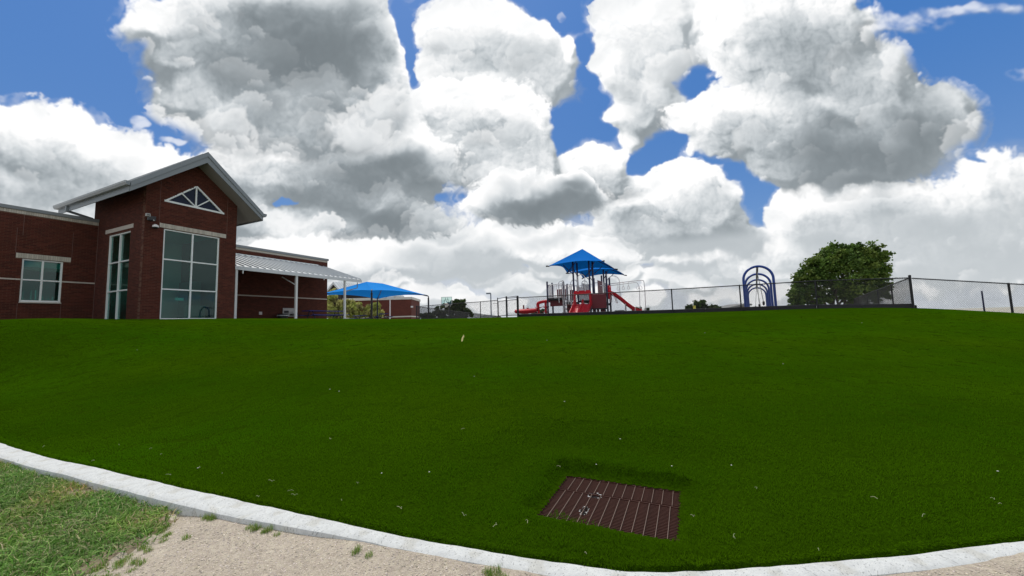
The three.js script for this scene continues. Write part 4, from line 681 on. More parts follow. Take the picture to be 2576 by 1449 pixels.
{
  const corner = onLand(FENCE_A), us = [2058, 1866, 1693, 1529, 1379];
  const main = [corner, ...us.map((u) => onLand(planHit(u, FENCE_A, FENCE_B))), onLand(FENCE_B)];
  fence('long black chain link fence with black border boards along the playground crest', main, 1.24, { border: 0.20, borderBack: backOff });
  fence('short black chain link fence running downhill from the tall corner post', [corner.clone().add(V3(0.09, 0, 0)), onLand(V3(20.3, 0, -15.7)), onLand(V3(24.2, 0, -15.9)), onLand(V3(28, 0, -16.1))], 1.22, { r: 0.037, ends: [null, false] });
  const dir = V3(Math.sin(38.2 * Math.PI / 180), 0, -Math.cos(38.2 * Math.PI / 180)), back = [0, 5, 10.6, 17, 24.5, 33, 43].map((t, i) => FENCE_A.clone().addScaledVector(dir, t + (i ? 0 : 0.1)).setY(EYE + 0.06));
  fence('black chain link fence running back from the corner post below the round tree', back, 1.22, { r: 0.034, ends: [null, false], border: 0.16, borderBack: V3(0.1, -0.04, 0), drop: 0.5, wire: 0.0017 });
  const L0 = atDepth(1048, 800, 36), L3 = atDepth(1253, 800, 26.6); L0.y = landY(L0.x, -L0.z); L3.y = landY(L3.x, -L3.z);
  fence('black chain link fence between the blue shade canopy and the gate', [L0, onLand(planHit(1132, L0, L3)), onLand(planHit(1209, L0, L3)), L3], 1.22, { ends: [true, null] });
  fence('low black chain link fence receding behind the basketball hoop', [L0.clone().add(V3(0.1, -0.02, -0.1)), V3(-8.0, L0.y - 0.05, -44.6), V3(-7.0, L0.y - 0.1, -58), V3(-5.5, L0.y - 0.15, -75), V3(-3.2, L0.y - 0.2, -104)], 1.22, { ends: [null, false], drop: 1.2 });
  const gt = thing('fence_gate', 'black double chain link gate between thick posts at the playground', 'gate', L3.toArray());
  const G = [L3, onLand(planHit(1275, L3, V3(FENCE_B.x, 0, FENCE_B.z))), onLand(FENCE_B)].map((p) => p.clone().sub(L3));
  part('post', rod(G[1].clone().add(V3(0, -0.3, 0)), G[1].clone().add(V3(0, 1.42, 0)), 0.055, 0.055, 10), black, gt);
  part('post', rod(G[0].clone().add(V3(0, -0.3, 0)), G[0].clone().add(V3(0, 1.40, 0)), 0.032, 0.032, 10), black, gt);
  part('post', rod(G[2].clone().add(V3(-0.05, -0.3, 0.03)), G[2].clone().add(V3(-0.05, 1.32, 0.03)), 0.05, 0.05, 10), black, gt);
  for (let i = 0; i < 2; i++) {
    const a = G[i].clone().lerp(G[i + 1], 0.06), b = G[i].clone().lerp(G[i + 1], 0.94), hgt = (p, h) => p.clone().add(V3(0, h, 0));
    const leaf = part('gate_leaf', [rod(hgt(a, 0.14), hgt(b, 0.14), 0.021), rod(hgt(a, 1.14), hgt(b, 1.14), 0.021), rod(hgt(a, 0.14), hgt(a, 1.14), 0.021), rod(hgt(b, 0.14), hgt(b, 1.14), 0.021)], black, gt);
    part('top_rail', [rod(hgt(G[i], 1.34), hgt(G[i + 1], 1.36), 0.02), ...(i ? [rod(hgt(G[i], 1.27), hgt(G[i + 1], 1.27), 0.018)] : [])], black, gt);
    const w = part('woven_wire', wires(a, b, 0.14, 1.14), black, leaf); w.userData.kind = 'stuff';
  }
  part('latch', rod(G[0].clone().add(V3(-0.35, 1.0, 0)), G[0].clone().add(V3(0, 1.0, 0)), 0.012), black, gt);
  const st = V3(23.2, landY(23.2, 19), -19); solo('fence_stake', rod(st.clone().add(V3(0, -0.4, 0)), st.clone().add(V3(0, 1.18, 0)), 0.034, 0.030, 8), navy, 'thin lone dark post standing beyond the downhill fence', 'post');
}

// ---------------------------------------------------------------- playground structure (own axes: x to the right, -z away)
const red = new THREE.MeshPhysicalMaterial({ color: lin(0.62, 0.008, 0.022), roughness: 0.42, specularIntensity: 0.6, side: THREE.DoubleSide }), maroon = mat(0.20, 0.016, 0.026, 0.6), steel = mat(0.86, 0.86, 0.87, 0.4), deckMat = mat(0.02, 0.018, 0.02, 0.8), greyPanel = mat(0.50, 0.49, 0.49, 0.7), blackCap = mat(0.008, 0.008, 0.01, 0.5);
const fabricTex = grain(256, (u, v) => { const n = 0.9 + 0.06 * wrapn(u, v, 60, 3) + 0.05 * wrapn(u, v, 12, 9); return [n, n, n]; });
const sailMat = (r, g, b) => new THREE.MeshPhysicalMaterial({ color: lin(r, g, b), roughness: 1, side: THREE.DoubleSide, transmission: 0.16, thickness: 0, map: fabricTex, specularIntensity: 0.1 });
function sail(corners, ridge, sag, lift, n = 14) {                       // hipped fabric roof; edges curve in and up between the corners
  const pos = [], idx = [], c = corners.reduce((s, p) => s.add(p), V3(0, 0, 0)).divideScalar(corners.length);
  corners.forEach((a, i) => {
    const b = corners[(i + 1) % 4], ra = ridge.length > 1 ? ridge[[0, 1, 1, 0][i]] : ridge[0], rb = ridge.length > 1 ? ridge[[0, 1, 1, 0][(i + 1) % 4]] : ridge[0], base = pos.length / 3;
    for (let v = 0; v <= n; v++) for (let u = 0; u <= n; u++) {
      const t = u / n, s = v / n, e = a.clone().lerp(b, t), k = 4 * t * (1 - t), inw = c.clone().sub(e).setY(0).normalize();
      e.addScaledVector(inw, lift * k).add(V3(0, lift * 0.75 * k, 0));
      const p = e.lerp(ra.clone().lerp(rb, t), s); p.y -= sag * 4 * s * (1 - s) * k; pos.push(p.x, p.y, p.z);
    }
    for (let v = 0; v < n; v++) for (let u = 0; u < n; u++) { const q = base + v * (n + 1) + u; idx.push(q, q + 1, q + n + 2, q, q + n + 2, q + n + 1); }
  });
  const g = new THREE.BufferGeometry(); g.setAttribute('position', new THREE.Float32BufferAttribute(pos, 3)); g.setAttribute('uv', new THREE.Float32BufferAttribute(pos.flatMap((_, i) => i % 3 ? [] : [pos[i], pos[i + 2]]), 2)); g.setIndex(idx); g.computeVertexNormals(); return g;
}
const PG0 = 0.12, pgY = EYE + PG0, PGO = V3(2.45, pgY, -25.3);
{
  const s = thing('play_structure', 'red and blue playground structure with slides under two peaked blue canopies', 'playground', PGO.toArray(), -TH);
  const Y = (h) => h - PG0, blueSail = sailMat(0.002, 0.170, 0.62);
  const post = (x, D, top) => part('post', [rod(V3(x, -0.4, -D), V3(x, Y(top), -D), 0.062, 0.062, 12)], navy, s);
  // canopies
  for (const [D0, x0, apex] of [[0, 0, 4.92], [4.72, 0.05, 4.75]]) {
    const C = [V3(x0, Y(3.6), -D0), V3(x0 + 3.6, Y(3.6), -D0), V3(x0 + 3.6, Y(3.6), -D0 - 4.4), V3(x0, Y(3.6), -D0 - 4.4)], top = V3(x0 + 1.8, Y(apex), -D0 - 2.2);
    const can = part('canopy', sail(C, [top], 0.08, 0.26), blueSail, s);
    for (const c of C) { part('rafter', rod(c.clone().add(V3(0, -0.03, 0)), top.clone().add(V3(0, -0.3, 0)), 0.03), navy, can); part('corner_cap', rod(c.clone(), c.clone().add(c.clone().sub(top).setY(-0.3).normalize().multiplyScalar(0.16)), 0.04, 0.05), blackCap, can); }
    for (const x of [1.22, 2.33]) for (const D of [1.65, 2.75]) { post(x + x0, D0 + D, 4.05 + (apex - 4.92)); part('strut', rod(V3(x + x0, Y(3.1), -D0 - D), V3(x0 + (x < 1.8 ? 0.75 : 2.85), Y(3.72), -D0 - (D < 2.2 ? 0.9 : 3.5)), 0.028), navy, can); }
  }
  for (const D of [1.65, 2.75]) { post(-0.70, D, 2.75); post(0.45, D, D < 2 ? 2.75 : 2.6); post(3.45, D, 2.8); }
  post(1.9, 5.0, 3.1); post(2.6, 4.4, 3.2);
  // decks
  for (const [x0, x1, D0, D1, h] of [[-0.70, 0.45, 1.65, 2.75, 1.55], [0.45, 1.22, 1.75, 2.65, 1.25], [1.22, 2.33, 1.65, 2.75, 1.05], [2.33, 3.45, 1.65, 2.75, 1.05], [1.25, 2.38, 2.8, 6.3, 1.35], [1.27, 2.38, 6.35, 7.45, 1.35]]) part('deck', rbx(x1 - x0, 0.14, D1 - D0, (x0 + x1) / 2, Y(h) - 0.07, -(D0 + D1) / 2, 0.02), deckMat, s);
  part('deck_skirt', rbx(1.05, 0.42, 0.04, -0.12, Y(1.20), -2.0, 0.02), maroon, s); part('deck_skirt', rbx(0.7, 0.5, 0.04, 0.83, Y(0.85), -2.3, 0.02), maroon, s);
  // guard rails of upright bars
  const rail = (a, b, h0, h1, n, name = 'guard_rail') => { const q = [bentTube([V3(a.x, Y(h0), a.z), V3(a.x, Y(h1), a.z), V3(b.x, Y(h1), b.z), V3(b.x, Y(h0), b.z), V3(a.x, Y(h0), a.z)], 0.028)]; for (let i = 1; i < n; i++) { const p = a.clone().lerp(b, i / n); q.push(rod(V3(p.x, Y(h0), p.z), V3(p.x, Y(h1), p.z), 0.022, 0.022, 6)); } part(name, q, steel, s); };
  rail(V3(-0.62, 0, -1.62), V3(0.38, 0, -1.62), 1.60, 2.52, 8); rail(V3(-0.70, 0, -1.75), V3(-0.70, 0, -2.65), 1.60, 2.52, 6); rail(V3(-0.62, 0, -2.78), V3(0.38, 0, -2.78), 1.60, 2.52, 8);
  rail(V3(0.52, 0, -1.72), V3(1.15, 0, -1.72), 1.02, 2.42, 5); rail(V3(0.52, 0, -2.68), V3(1.15, 0, -2.68), 1.35, 2.42, 5);
  rail(V3(1.30, 0, -2.80), V3(2.25, 0, -2.80), 1.4, 2.45, 7); rail(V3(1.25, 0, -3.0), V3(1.25, 0, -6.2), 1.4, 2.35, 18);
  part('red_panel', rbx(0.72, 0.62, 0.04, 0.02, Y(1.93), -2.72, 0.02), maroon, s); part('red_panel', rbx(0.28, 0.75, 0.04, 0.82, Y(1.75), -2.6, 0.02), maroon, s);
  // arched hand rails
  const hoop = (x, D, w, h0, h1, along = 'x') => { const pts = [], R = w / 2; pts.push(V3(-R, Y(h0), 0)); for (let i = 0; i <= 10; i++) { const a = Math.PI - i / 10 * Math.PI; pts.push(V3(Math.cos(a) * R, Y(h1) - R + Math.sin(a) * R, 0)); } pts.push(V3(R, Y(h0), 0)); part('hand_rail', bentTube(pts, 0.027).rotateY(along === 'x' ? 0 : Math.PI / 2).translate(x, 0, -D), steel, s); };
  hoop(1.78, 1.55, 0.50, 1.9, 3.05); hoop(0.95, 2.75, 0.50, 1.3, 2.85); hoop(0.36, 1.60, 0.42, 1.2, 2.72); hoop(0.55, 1.45, 0.42, 0.5, 2.70, 'z'); hoop(2.05, 5.0, 0.55, 1.4, 2.75); hoop(3.6, 3.4, 0.85, 1.3, 3.0); hoop(1.55, 3.4, .4, 1.4, 2.8);
  // double slide with hood
  {
    const prof = [[1.65, 1.05], [1.45, 1.03], [1.25, 0.94], [0.35, 0.42], [0.05, 0.31], [-0.2, 0.28], [-0.42, 0.27]];
    const bed = (x0, x1, t) => { const pos = [], idx = []; prof.forEach(([D, h]) => { for (let k = 0; k <= 6; k++) { const f = k / 6, cup = 0.06 * (1 - Math.pow(2 * f - 1, 2)); pos.push(mix(x0, x1, f), Y(h) + 0.05 - cup, -D); } }); for (let j = 0; j + 1 < prof.length; j++) for (let k = 0; k < 6; k++) { const a = j * 7 + k; idx.push(a, a + 1, a + 8, a, a + 8, a + 7); } const g = new THREE.BufferGeometry(); g.setAttribute('position', new THREE.Float32BufferAttribute(pos, 3)); g.setIndex(idx); g.computeVertexNormals(); return g; };
    const side = (x, w, up) => new THREE.ExtrudeGeometry(poly([...prof.map(([D, h], i) => [-D, Y(h) + (i < 2 ? up * 1.8 : i < 4 ? up : up * 0.75)]), ...prof.slice().reverse().map(([D, h]) => [-D, Y(h) - 0.10])]), { depth: w, bevelEnabled: true, bevelSize: 0.012, bevelThickness: 0.012, bevelSegments: 2 }).rotateY(-Math.PI / 2).translate(x + w / 2, 0, 0);
    const slide = part('double_slide', [bed(1.30, 1.80, 0), bed(1.88, 2.38, 0)], red, s);
    for (const x of [1.27, 2.41]) part('slide_wall', side(x, 0.045, 0.20).scale(1, 1, 1), red, slide); part('slide_divider', side(1.84, 0.05, 0.17), red, slide);
    part('slide_hood', [rbx(1.12, 0.30, 0.12, 1.80, Y(1.82), -1.62, 0.05), rbx(0.16, 0.85, 0.14, 1.27, Y(1.45), -1.60, 0.05), rbx(0.16, 0.85, 0.14, 2.34, Y(1.45), -1.60, 0.05)], red, slide);
  }
  // ladder behind the slide
  for (const x of [1.95, 2.25]) part('ladder_rail', rod(V3(x, 0, -2.95), V3(x, Y(1.7), -2.85), 0.02), steel, s); for (let i = 0; i < 5; i++) part('rung', rod(V3(1.95, 0.25 + i * 0.25, -2.95), V3(2.25, 0.25 + i * 0.25, -2.95), 0.018), steel, s);
  for (const [x, D] of [[0.62, 1.35], [1.05, 1.35]]) part('ladder_rail', bentTube([V3(x, 0, -D + 0.1), V3(x, Y(1.0), -D - 0.1), V3(x, Y(1.25), -D - 0.25)], 0.02), steel, s);
  for (let i = 0; i < 4; i++) part('step', rbx(0.42, 0.04, 0.2, 0.835, 0.18 + i * 0.24, -1.30 - i * 0.06, 0.01), maroon, s);
  // sign panel: ENGLISH and SPANISH over a maroon board
  {
    const board = part('sign_board', rbx(0.98, 1.04, 0.06, 2.90, Y(1.215), -1.60, 0.015), maroon, s, 'maroon board headed ENGLISH and SPANISH');
    const cv = document.createElement('canvas'); cv.width = 512; cv.height = 80; const x = cv.getContext('2d'); x.fillStyle = '#6b1322'; x.fillRect(0, 0, 512, 80); x.fillStyle = '#d8a0a6'; x.font = 'bold 54px sans-serif'; x.textAlign = 'center'; x.textBaseline = 'middle'; x.fillText('ENGLISH', 128, 42); x.fillText('SPANISH', 384, 42);
    const t = new THREE.CanvasTexture(cv); t.colorSpace = THREE.SRGBColorSpace;
    part('sign_lettering', new THREE.PlaneGeometry(0.96, 0.13).translate(2.90, Y(1.655), -1.567), new THREE.MeshStandardMaterial({ map: t, roughness: 0.7 }), board);
    for (const [x2, w] of [[2.48, 0.15], [2.75, 0.16], [3.06, 0.28]]) part('lower_panel', rbx(w, 0.52, 0.05, x2, Y(0.40), -1.9, 0.02), maroon, s); part('bench', rbx(1.0, 0.08, 0.3, 2.9, Y(0.68), -1.7, 0.02), deckMat, s);
  }
  // pale panels on the rear bridge
  const tilted = (x0, x1, h0, hl, hr, D, m) => part('grey_panel', new THREE.ExtrudeGeometry(poly([[x0, Y(h0)], [x1, Y(h0)], [x1, Y(hr)], [x0, Y(hl)]]), { depth: 0.03, bevelEnabled: false }).translate(0, 0, -D), m, s);
  tilted(1.18, 1.75, 1.75, 2.72, 2.52, 4.3, greyPanel); tilted(2.35, 2.72, 1.50, 2.85, 2.70, 4.1, mat(0.42, 0.26, 0.26, 0.7)); tilted(2.78, 3.3, 1.55, 2.66, 2.40, 4.1, greyPanel);
  // long chute to the right
  {
    const path = [V3(3.45, Y(1.62), -2.2), V3(3.75, Y(1.55), -2.2), V3(4.2, Y(1.2), -2.2), V3(4.7, Y(0.74), -2.2), V3(5.15, Y(0.40), -2.2), V3(5.5, Y(0.31), -2.2)], c = new THREE.CatmullRomCurve3(path), pos = [], idx = [], sec = [[-0.30, 0.26], [-0.29, 0.06], [-0.18, -0.03], [0.18, -0.03], [0.29, 0.06], [0.30, 0.26]];
    for (let i = 0; i <= 24; i++) { const p = c.getPoint(i / 24); for (const [w, h] of sec) pos.push(p.x, p.y + h, p.z + w); if (i) for (let k = 0; k < 5; k++) { const a = (i - 1) * 6 + k, b = i * 6 + k; idx.push(a, a + 1, b + 1, a, b + 1, b); } }
    const g = new THREE.BufferGeometry(); g.setAttribute('position', new THREE.Float32BufferAttribute(pos, 3)); g.setIndex(idx); g.computeVertexNormals();
    const ch = part('long_slide', g, red, s); part('slide_entry', [rbx(0.12, 0.9, 0.12, 3.52, Y(1.75), -1.9, 0.04), rbx(0.12, 0.9, 0.12, 3.52, Y(1.75), -2.5, 0.04), rbx(0.12, 0.16, 0.7, 3.52, Y(2.15), -2.2, 0.04)], red, ch);
    part('slide_support', rod(V3(4.55, -0.3, -2.0), V3(4.55, Y(0.95), -1.95), 0.05), mat(0.62, 0.6, 0.6, 0.6), ch); part('slide_support', rod(V3(5.15, -0.3, -1.95), V3(5.15, Y(0.62), -1.9), 0.045), mat(0.62, 0.5, 0.5, 0.6), ch);
    for (const z of [-1.95, -2.45]) part('hand_rail', tube([V3(3.6, Y(1.1), z), V3(3.62, Y(1.75), z), V3(3.9, Y(1.35), z + 0.1), V3(4.0, Y(1.0), z + 0.1)], 0.02), mat(0.62, 0.45, 0.46, 0.5), ch);
    for (let i = 0; i < 4; i++) part('rung', rod(V3(3.5, Y(0.35 + i * 0.24), -2.75), V3(3.5, Y(0.35 + i * 0.24), -2.3), 0.02), deckMat, s);
  }
  // overhead ring ladder of pale tubes
  {
    const o = part('overhead_rail', [tube([V3(2.75, Y(2.30), -2.9), V3(3.6, Y(2.42), -3.0), V3(4.6, Y(2.50), -3.15), V3(5.35, Y(2.54), -3.3), V3(5.62, Y(2.52), -3.35), V3(5.66, Y(2.3), -3.35), V3(5.66, -0.2, -3.35)], 0.028, 60), tube([V3(3.0, Y(2.30), -3.5), V3(4.6, Y(2.44), -3.8), V3(5.1, Y(2.46), -3.9), V3(5.22, Y(2.3), -3.9), V3(5.22, -0.2, -3.9)], 0.026, 50)], steel, s);
    for (const [x, h] of [[3.95, 2.44], [4.3, 2.46], [4.65, 2.48]]) part('hanging_ring', tube([V3(x, Y(h), -3.2), V3(x - 0.02, Y(h - 0.25), -3.2), V3(x - 0.09, Y(h - 0.42), -3.2), V3(x, Y(h - 0.5), -3.2), V3(x + 0.07, Y(h - 0.42), -3.2), V3(x, Y(h - 0.25), -3.2)], 0.016, 30), steel, o);
    part('hanging_ring', tube([V3(5.25, Y(2.2), -3.5), V3(5.12, Y(2.05), -3.5), V3(5.2, Y(1.95), -3.5), V3(5.4, Y(2.2), -3.5), V3(5.5, Y(2.0), -3.5), V3(5.4, Y(1.92), -3.5)], 0.016, 40, 6, true), steel, o);
    part('cross_tube', rod(V3(5.22, Y(0.5), -3.9), V3(5.66, Y(0.5), -3.35), 0.02), steel, o);
    part('spoke_wheel', [...[0.2, 1.1, 2.2, 3.3, 4.4, 5.4].map((a) => rod(V3(3.42, Y(2.38), -1.9), V3(3.42 + Math.cos(a) * 0.16, Y(2.1) + Math.sin(a) * 0.3, -1.9), 0.014))], steel, o);
  }
  // leaf stepping columns at the left
  const leaf = (x, y, z, w, a) => new THREE.LatheGeometry([[0.001, -0.14], [0.06, -0.13], [0.10, -0.06], [w, 0.0], [w, 0.025], [0.001, 0.03]].map(([r, h]) => new THREE.Vector2(r, h)), 14).scale(1, 1, 0.7).rotateY(a).translate(x, y, z);
  for (const [x, D, steps] of [[-1.62, 2.2, [0.95, 0.52, 0.26]], [-0.95, 1.9, [0.98, 0.62, 0.32]]]) { const c = part('stepping_column', [rod(V3(x, -0.3, -D), V3(x, Y(1.28), -D), 0.085, 0.085, 12)], red, s); steps.forEach((h, i) => part('leaf_step', leaf(x, Y(h), -D, 0.27, i), red, c)); }
  part('red_beam', [tube([V3(-1.66, Y(1.0), -2.2), V3(-1.64, Y(1.25), -2.2), V3(-1.3, Y(1.36), -2.15), V3(-0.70, Y(1.40), -2.1)], 0.115, 24, 10)], red, s);
  part('lower_frame', [bentTube([V3(0.0, -0.2, -2.9), V3(0.0, Y(0.75), -2.9), V3(1.1, Y(0.75), -2.9), V3(1.1, -0.2, -2.9)], 0.03), rod(V3(0, Y(0.45), -2.9), V3(1.1, Y(0.45), -2.9), 0.02), rod(V3(0.5, 0, -2.9), V3(0.5, Y(0.75), -2.9), 0.02)], blackCap, s);
  part('low_panel', rbx(1.1, 0.16, 0.05, 0.3, Y(0.28), -2.9, 0.02), maroon, s); part('dark_slide', rbx(0.7, 0.3, 0.6, 3.9, Y(0.42), -3.6, 0.1), deckMat, s);
}
// red play piece left of the structure
{
  const p = atDepth(1324, 800, 28.0), b = thing('play_table', 'low red plastic play piece with pointed end on a flared pedestal', 'play piece', [p.x, landY(p.x, 28) - 0.02, p.z], -0.15);
  const y0 = EYE + 0.75 - b.position.y, bodyPts = [[-0.86, -0.02, 0.03], [-0.80, 0, 0.14], [-0.6, 0, 0.19], [-0.1, -0.01, 0.22], [0.4, 0.01, 0.20], [0.8, 0.04, 0.15]];
  const pos = [], idx = [], n = 12; bodyPts.forEach(([x, dy, r], i) => { for (let k = 0; k <= n; k++) { const a = k / n * 6.2832; pos.push(x, y0 + dy + (Math.sin(a) > 0 ? 0.75 : 1) * r * Math.sin(a), Math.cos(a) * r * 1.6); } if (i) for (let k = 0; k < n; k++) { const q = (i - 1) * (n + 1) + k; idx.push(q, q + 1, q + n + 2, q, q + n + 2, q + n + 1); } });
  const g = new THREE.BufferGeometry(); g.setAttribute('position', new THREE.Float32BufferAttribute(pos, 3)); g.setIndex(idx); g.computeVertexNormals();
  part('body', g, red, b); part('pedestal', new THREE.LatheGeometry([[0.26, 0], [0.24, 0.05], [0.17, 0.16], [0.15, 0.3], [0.17, y0 - 0.1]].map(([r, h]) => new THREE.Vector2(r, h)), 16), red, b);
  part('peg', rod(V3(-0.17, y0 + 0.1, 0), V3(-0.17, y0 + 0.42, 0), 0.055), maroon, b); part('knob', rod(V3(0.12, y0 + 0.12, 0), V3(0.12, y0 + 0.22, 0), 0.08), maroon, b); part('seat', rbx(0.45, 0.05, 0.4, -0.62, 0.22, 0, 0.02), maroon, b); part('seat_foot', rod(V3(-0.62, 0, 0), V3(-0.62, 0.2, 0), 0.05), maroon, b);
}

// ---------------------------------------------------------------- arch swing set
{
  const blue = new THREE.MeshPhysicalMaterial({ color: lin(0.005, 0.045, 0.27), roughness: 0.4 }), beam = mat(0.16, 0.17, 0.19, 0.45, { metalness: 0.4 }), chain = mat(0.30, 0.30, 0.31, 0.5, { metalness: 0.4 });
  const ang = 32.1 * Math.PI / 180, p0 = V3(12.87, EYE + 0.12, -20), dir = V3(Math.sin(ang), -0.012, -Math.cos(ang)), acr = V3(Math.cos(ang), 0, Math.sin(ang)), step = 4.0, R = 0.66, H = 2.38;
  const s = thing('swing_set', 'tall blue arch swing frame of five arches behind the fence', 'swing set', p0.toArray());
  for (let i = 0; i < 5; i++) {
    const o = dir.clone().multiplyScalar(i * step), pts = [V3(0, -0.4, 0).addScaledVector(acr, -R)]; for (let k = 0; k <= 16; k++) { const a = Math.PI * (1 - k / 16); pts.push(V3(0, H - R + Math.sin(a) * R, 0).addScaledVector(acr, Math.cos(a) * R)); } pts.push(V3(0, -0.4, 0).addScaledVector(acr, R));
    part('arch', bentTube(pts, 0.062, 12).translate(o.x, o.y, o.z), blue, s);
  }
  const e = dir.clone().multiplyScalar(4 * step); part('top_beam', rod(V3(0, H - 0.06, 0), e.clone().add(V3(0, H - 0.06, 0)), 0.055, 0.055, 10), beam, s);
  for (let i = 0; i < 4; i++) {
    const o = p0.clone().addScaledVector(dir, (i + 0.5) * step), w = thing('swing', ['belt swing hanging in the first arch bay', 'belt swing hanging in the second arch bay', 'belt swing hanging in the third arch bay', 'belt swing hanging in the last arch bay'][i], 'swing', o.toArray(), 0, 'swings under the blue arches');
    const t = dir.clone().setY(0).normalize(), sw = 0.22 * Math.sin(i * 2.1 + 1);
    const A = V3(0, H - 0.1, 0).addScaledVector(t, -0.27), B = V3(0, H - 0.1, 0).addScaledVector(t, 0.27), a = A.clone().add(V3(0, -1.7, 0)).addScaledVector(acr, sw), b = B.clone().add(V3(0, -1.7, 0)).addScaledVector(acr, sw);
    part('chain', rod(A, a, 0.012, 0.012, 6), chain, w); part('chain', rod(B, b, 0.012, 0.012, 6), chain, w); part('seat', tube([a, a.clone().lerp(b, 0.25).add(V3(0, -0.12, 0)), a.clone().lerp(b, 0.75).add(V3(0, -0.12, 0)), b], 0.055, 12).scale(1, 1, 1), blackCap, w);
  }
}

// ---------------------------------------------------------------- blue shade canopy, picnic tables, porch things
{
  const o = V3(-12.1, EYE + 0.48, -33), s = thing('shade_canopy', 'wide bright blue hipped shade canopy on dark posts beside the porch', 'shade canopy', o.toArray(), Math.PI / 2 - TH);   // x along A, z along N
  const Y = (h) => h - 0.48, W = 8.0, Dp = 7.0, C = [V3(0, Y(3.05), 0), V3(W, Y(2.98), 0), V3(W, Y(2.98), -Dp), V3(0, Y(2.98), -Dp)], ridge = [V3(2.9, Y(4.28), -Dp / 2), V3(5.1, Y(4.28), -Dp / 2)];
  const can = part('canopy', sail(C, ridge, 0.16, 0.30, 18), sailMat(0.010, 0.27, 0.80), s);
  for (const c of C) { const q = c.clone(), m = V3(W / 2, 0, -Dp / 2).sub(c).setY(0).normalize(); part('post', rod(V3(c.x, -0.4, c.z), V3(c.x, c.y - 0.22, c.z), 0.085, 0.085, 10), black, s); part('post_arm', tube([V3(c.x, c.y - 0.3, c.z), V3(c.x, c.y - 0.08, c.z), V3(c.x, c.y + 0.0, c.z).addScaledVector(m, 0.1), q.clone().addScaledVector(m, 0.5).add(V3(0, 0.10, 0))], 0.05), black, s); }
  C.forEach((c, i) => part('rafter', rod(c.clone().add(V3(0, -0.06, 0)), ridge[[0, 1, 1, 0][i]].clone().add(V3(0, -0.3, 0)), 0.045), navy, can)); part('ridge_beam', rod(ridge[0].clone().add(V3(0, -.3, 0)), ridge[1].clone().add(V3(0, -.3, 0)), 0.045), navy, can);
}
function picnicTable(label, pos, turn, L) {
  const t = thing('picnic_table', label, 'picnic table', pos, turn, 'blue picnic tables'), m = mat(0.012, 0.016, 0.17, 0.5), leg = mat(0.01, 0.012, 0.05, 0.5);
  for (let i = 0; i < 3; i++) part('top_plank', rbx(L, 0.05, 0.24, 0, 0.64, (i - 1) * 0.25, 0.015), m, t);
  for (const s of [-1, 1]) { part('bench', rbx(L, 0.05, 0.26, 0, 0.36, s * 0.68, 0.015), m, t); for (const e of [-1, 1]) { part('leg', rod(V3(e * L * 0.36, 0, s * 0.45), V3(e * L * 0.36, 0.62, s * 0.15), 0.028), leg, t); part('bench_arm', rod(V3(e * L * 0.36, 0.32, s * 0.15), V3(e * L * 0.36, 0.33, s * 0.68), 0.025), leg, t); } }
  return t;
}
{
  const p = atDepth(816, 800, 26.8), q = atDepth(963, 800, 37), r = atDepth(905, 800, 40);
  picnicTable('long blue picnic table at the open end of the porch', [p.x, EYE + 0.48, p.z], Math.PI / 2 - TH, 2.9);
  picnicTable('blue picnic table in front of the white lamp pole', [q.x, landY(q.x, 37), q.z], Math.PI / 2 - TH + 0.9, 1.9);
  picnicTable('blue picnic table between the canopy posts and the shrubs', [r.x, landY(r.x, 40), r.z], Math.PI / 2 - TH + 1.2, 1.9);
  // things along the porch wall: positions from the wall plane behind the porch
  const n = NX, P0 = school.localToWorld(V3(6, 0, RZ)), wallAt = (u, v) => { const r2 = ray(u, v), t = P0.clone().sub(camera.position).dot(n) / r2.dot(n); return camera.position.clone().addScaledVector(r2, t); };
  const a = wallAt(726, 797), f = thing('drinking_fountain', 'pale steel drinking fountain with dark recess on the porch wall', 'fountain', a.toArray(), Math.PI / 2 - TH), st = mat(0.42, 0.41, 0.40, 0.5, { metalness: 0.2 });
  part('back_panel', rbx(0.95, 0.62, 0.05, 0, 0.32, 0.03, 0.01), st, f); part('recess', rbx(0.36, 0.17, 0.02, -0.22, 0.36, 0.062, 0.01), blackCap, f); part('basin', rbx(0.40, 0.12, 0.3, 0.25, 0.16, 0.2, 0.03), mat(0.1, 0.095, 0.09, 0.4), f); part('spout', rod(V3(0.18, 0.22, 0.2), V3(0.18, 0.40, 0.16), 0.03), st, f);
  const o = wallAt(655, 788), oc = solo('outlet_cover', rbx(0.20, 0.20, 0.03, 0, 0, 0.02, 0.005).rotateY(Math.PI / 2 - TH).translate(o.x, o.y, o.z), mat(0.62, 0.58, 0.57, 0.7), 'small pale square outlet cover on the dark porch wall', 'outlet cover');
  const b = wallAt(697, 800), bin = thing('trash_bin', 'black trash bin with pale liner edge standing under the porch', 'bin', [b.x + n.x * 0.6, EYE + 0.48, b.z + n.z * 0.6], 0);
  part('body', new THREE.LatheGeometry([[0.30, 0], [0.34, 0.5], [0.36, 0.55]].map(([r3, h]) => new THREE.Vector2(r3, h)), 20), blackCap, bin); part('liner', new THREE.TorusGeometry(0.36, 0.035, 8, 24).rotateX(Math.PI / 2).translate(0, 0.42, 0), mat(0.6, 0.62, 0.63, 0.5), bin);
}
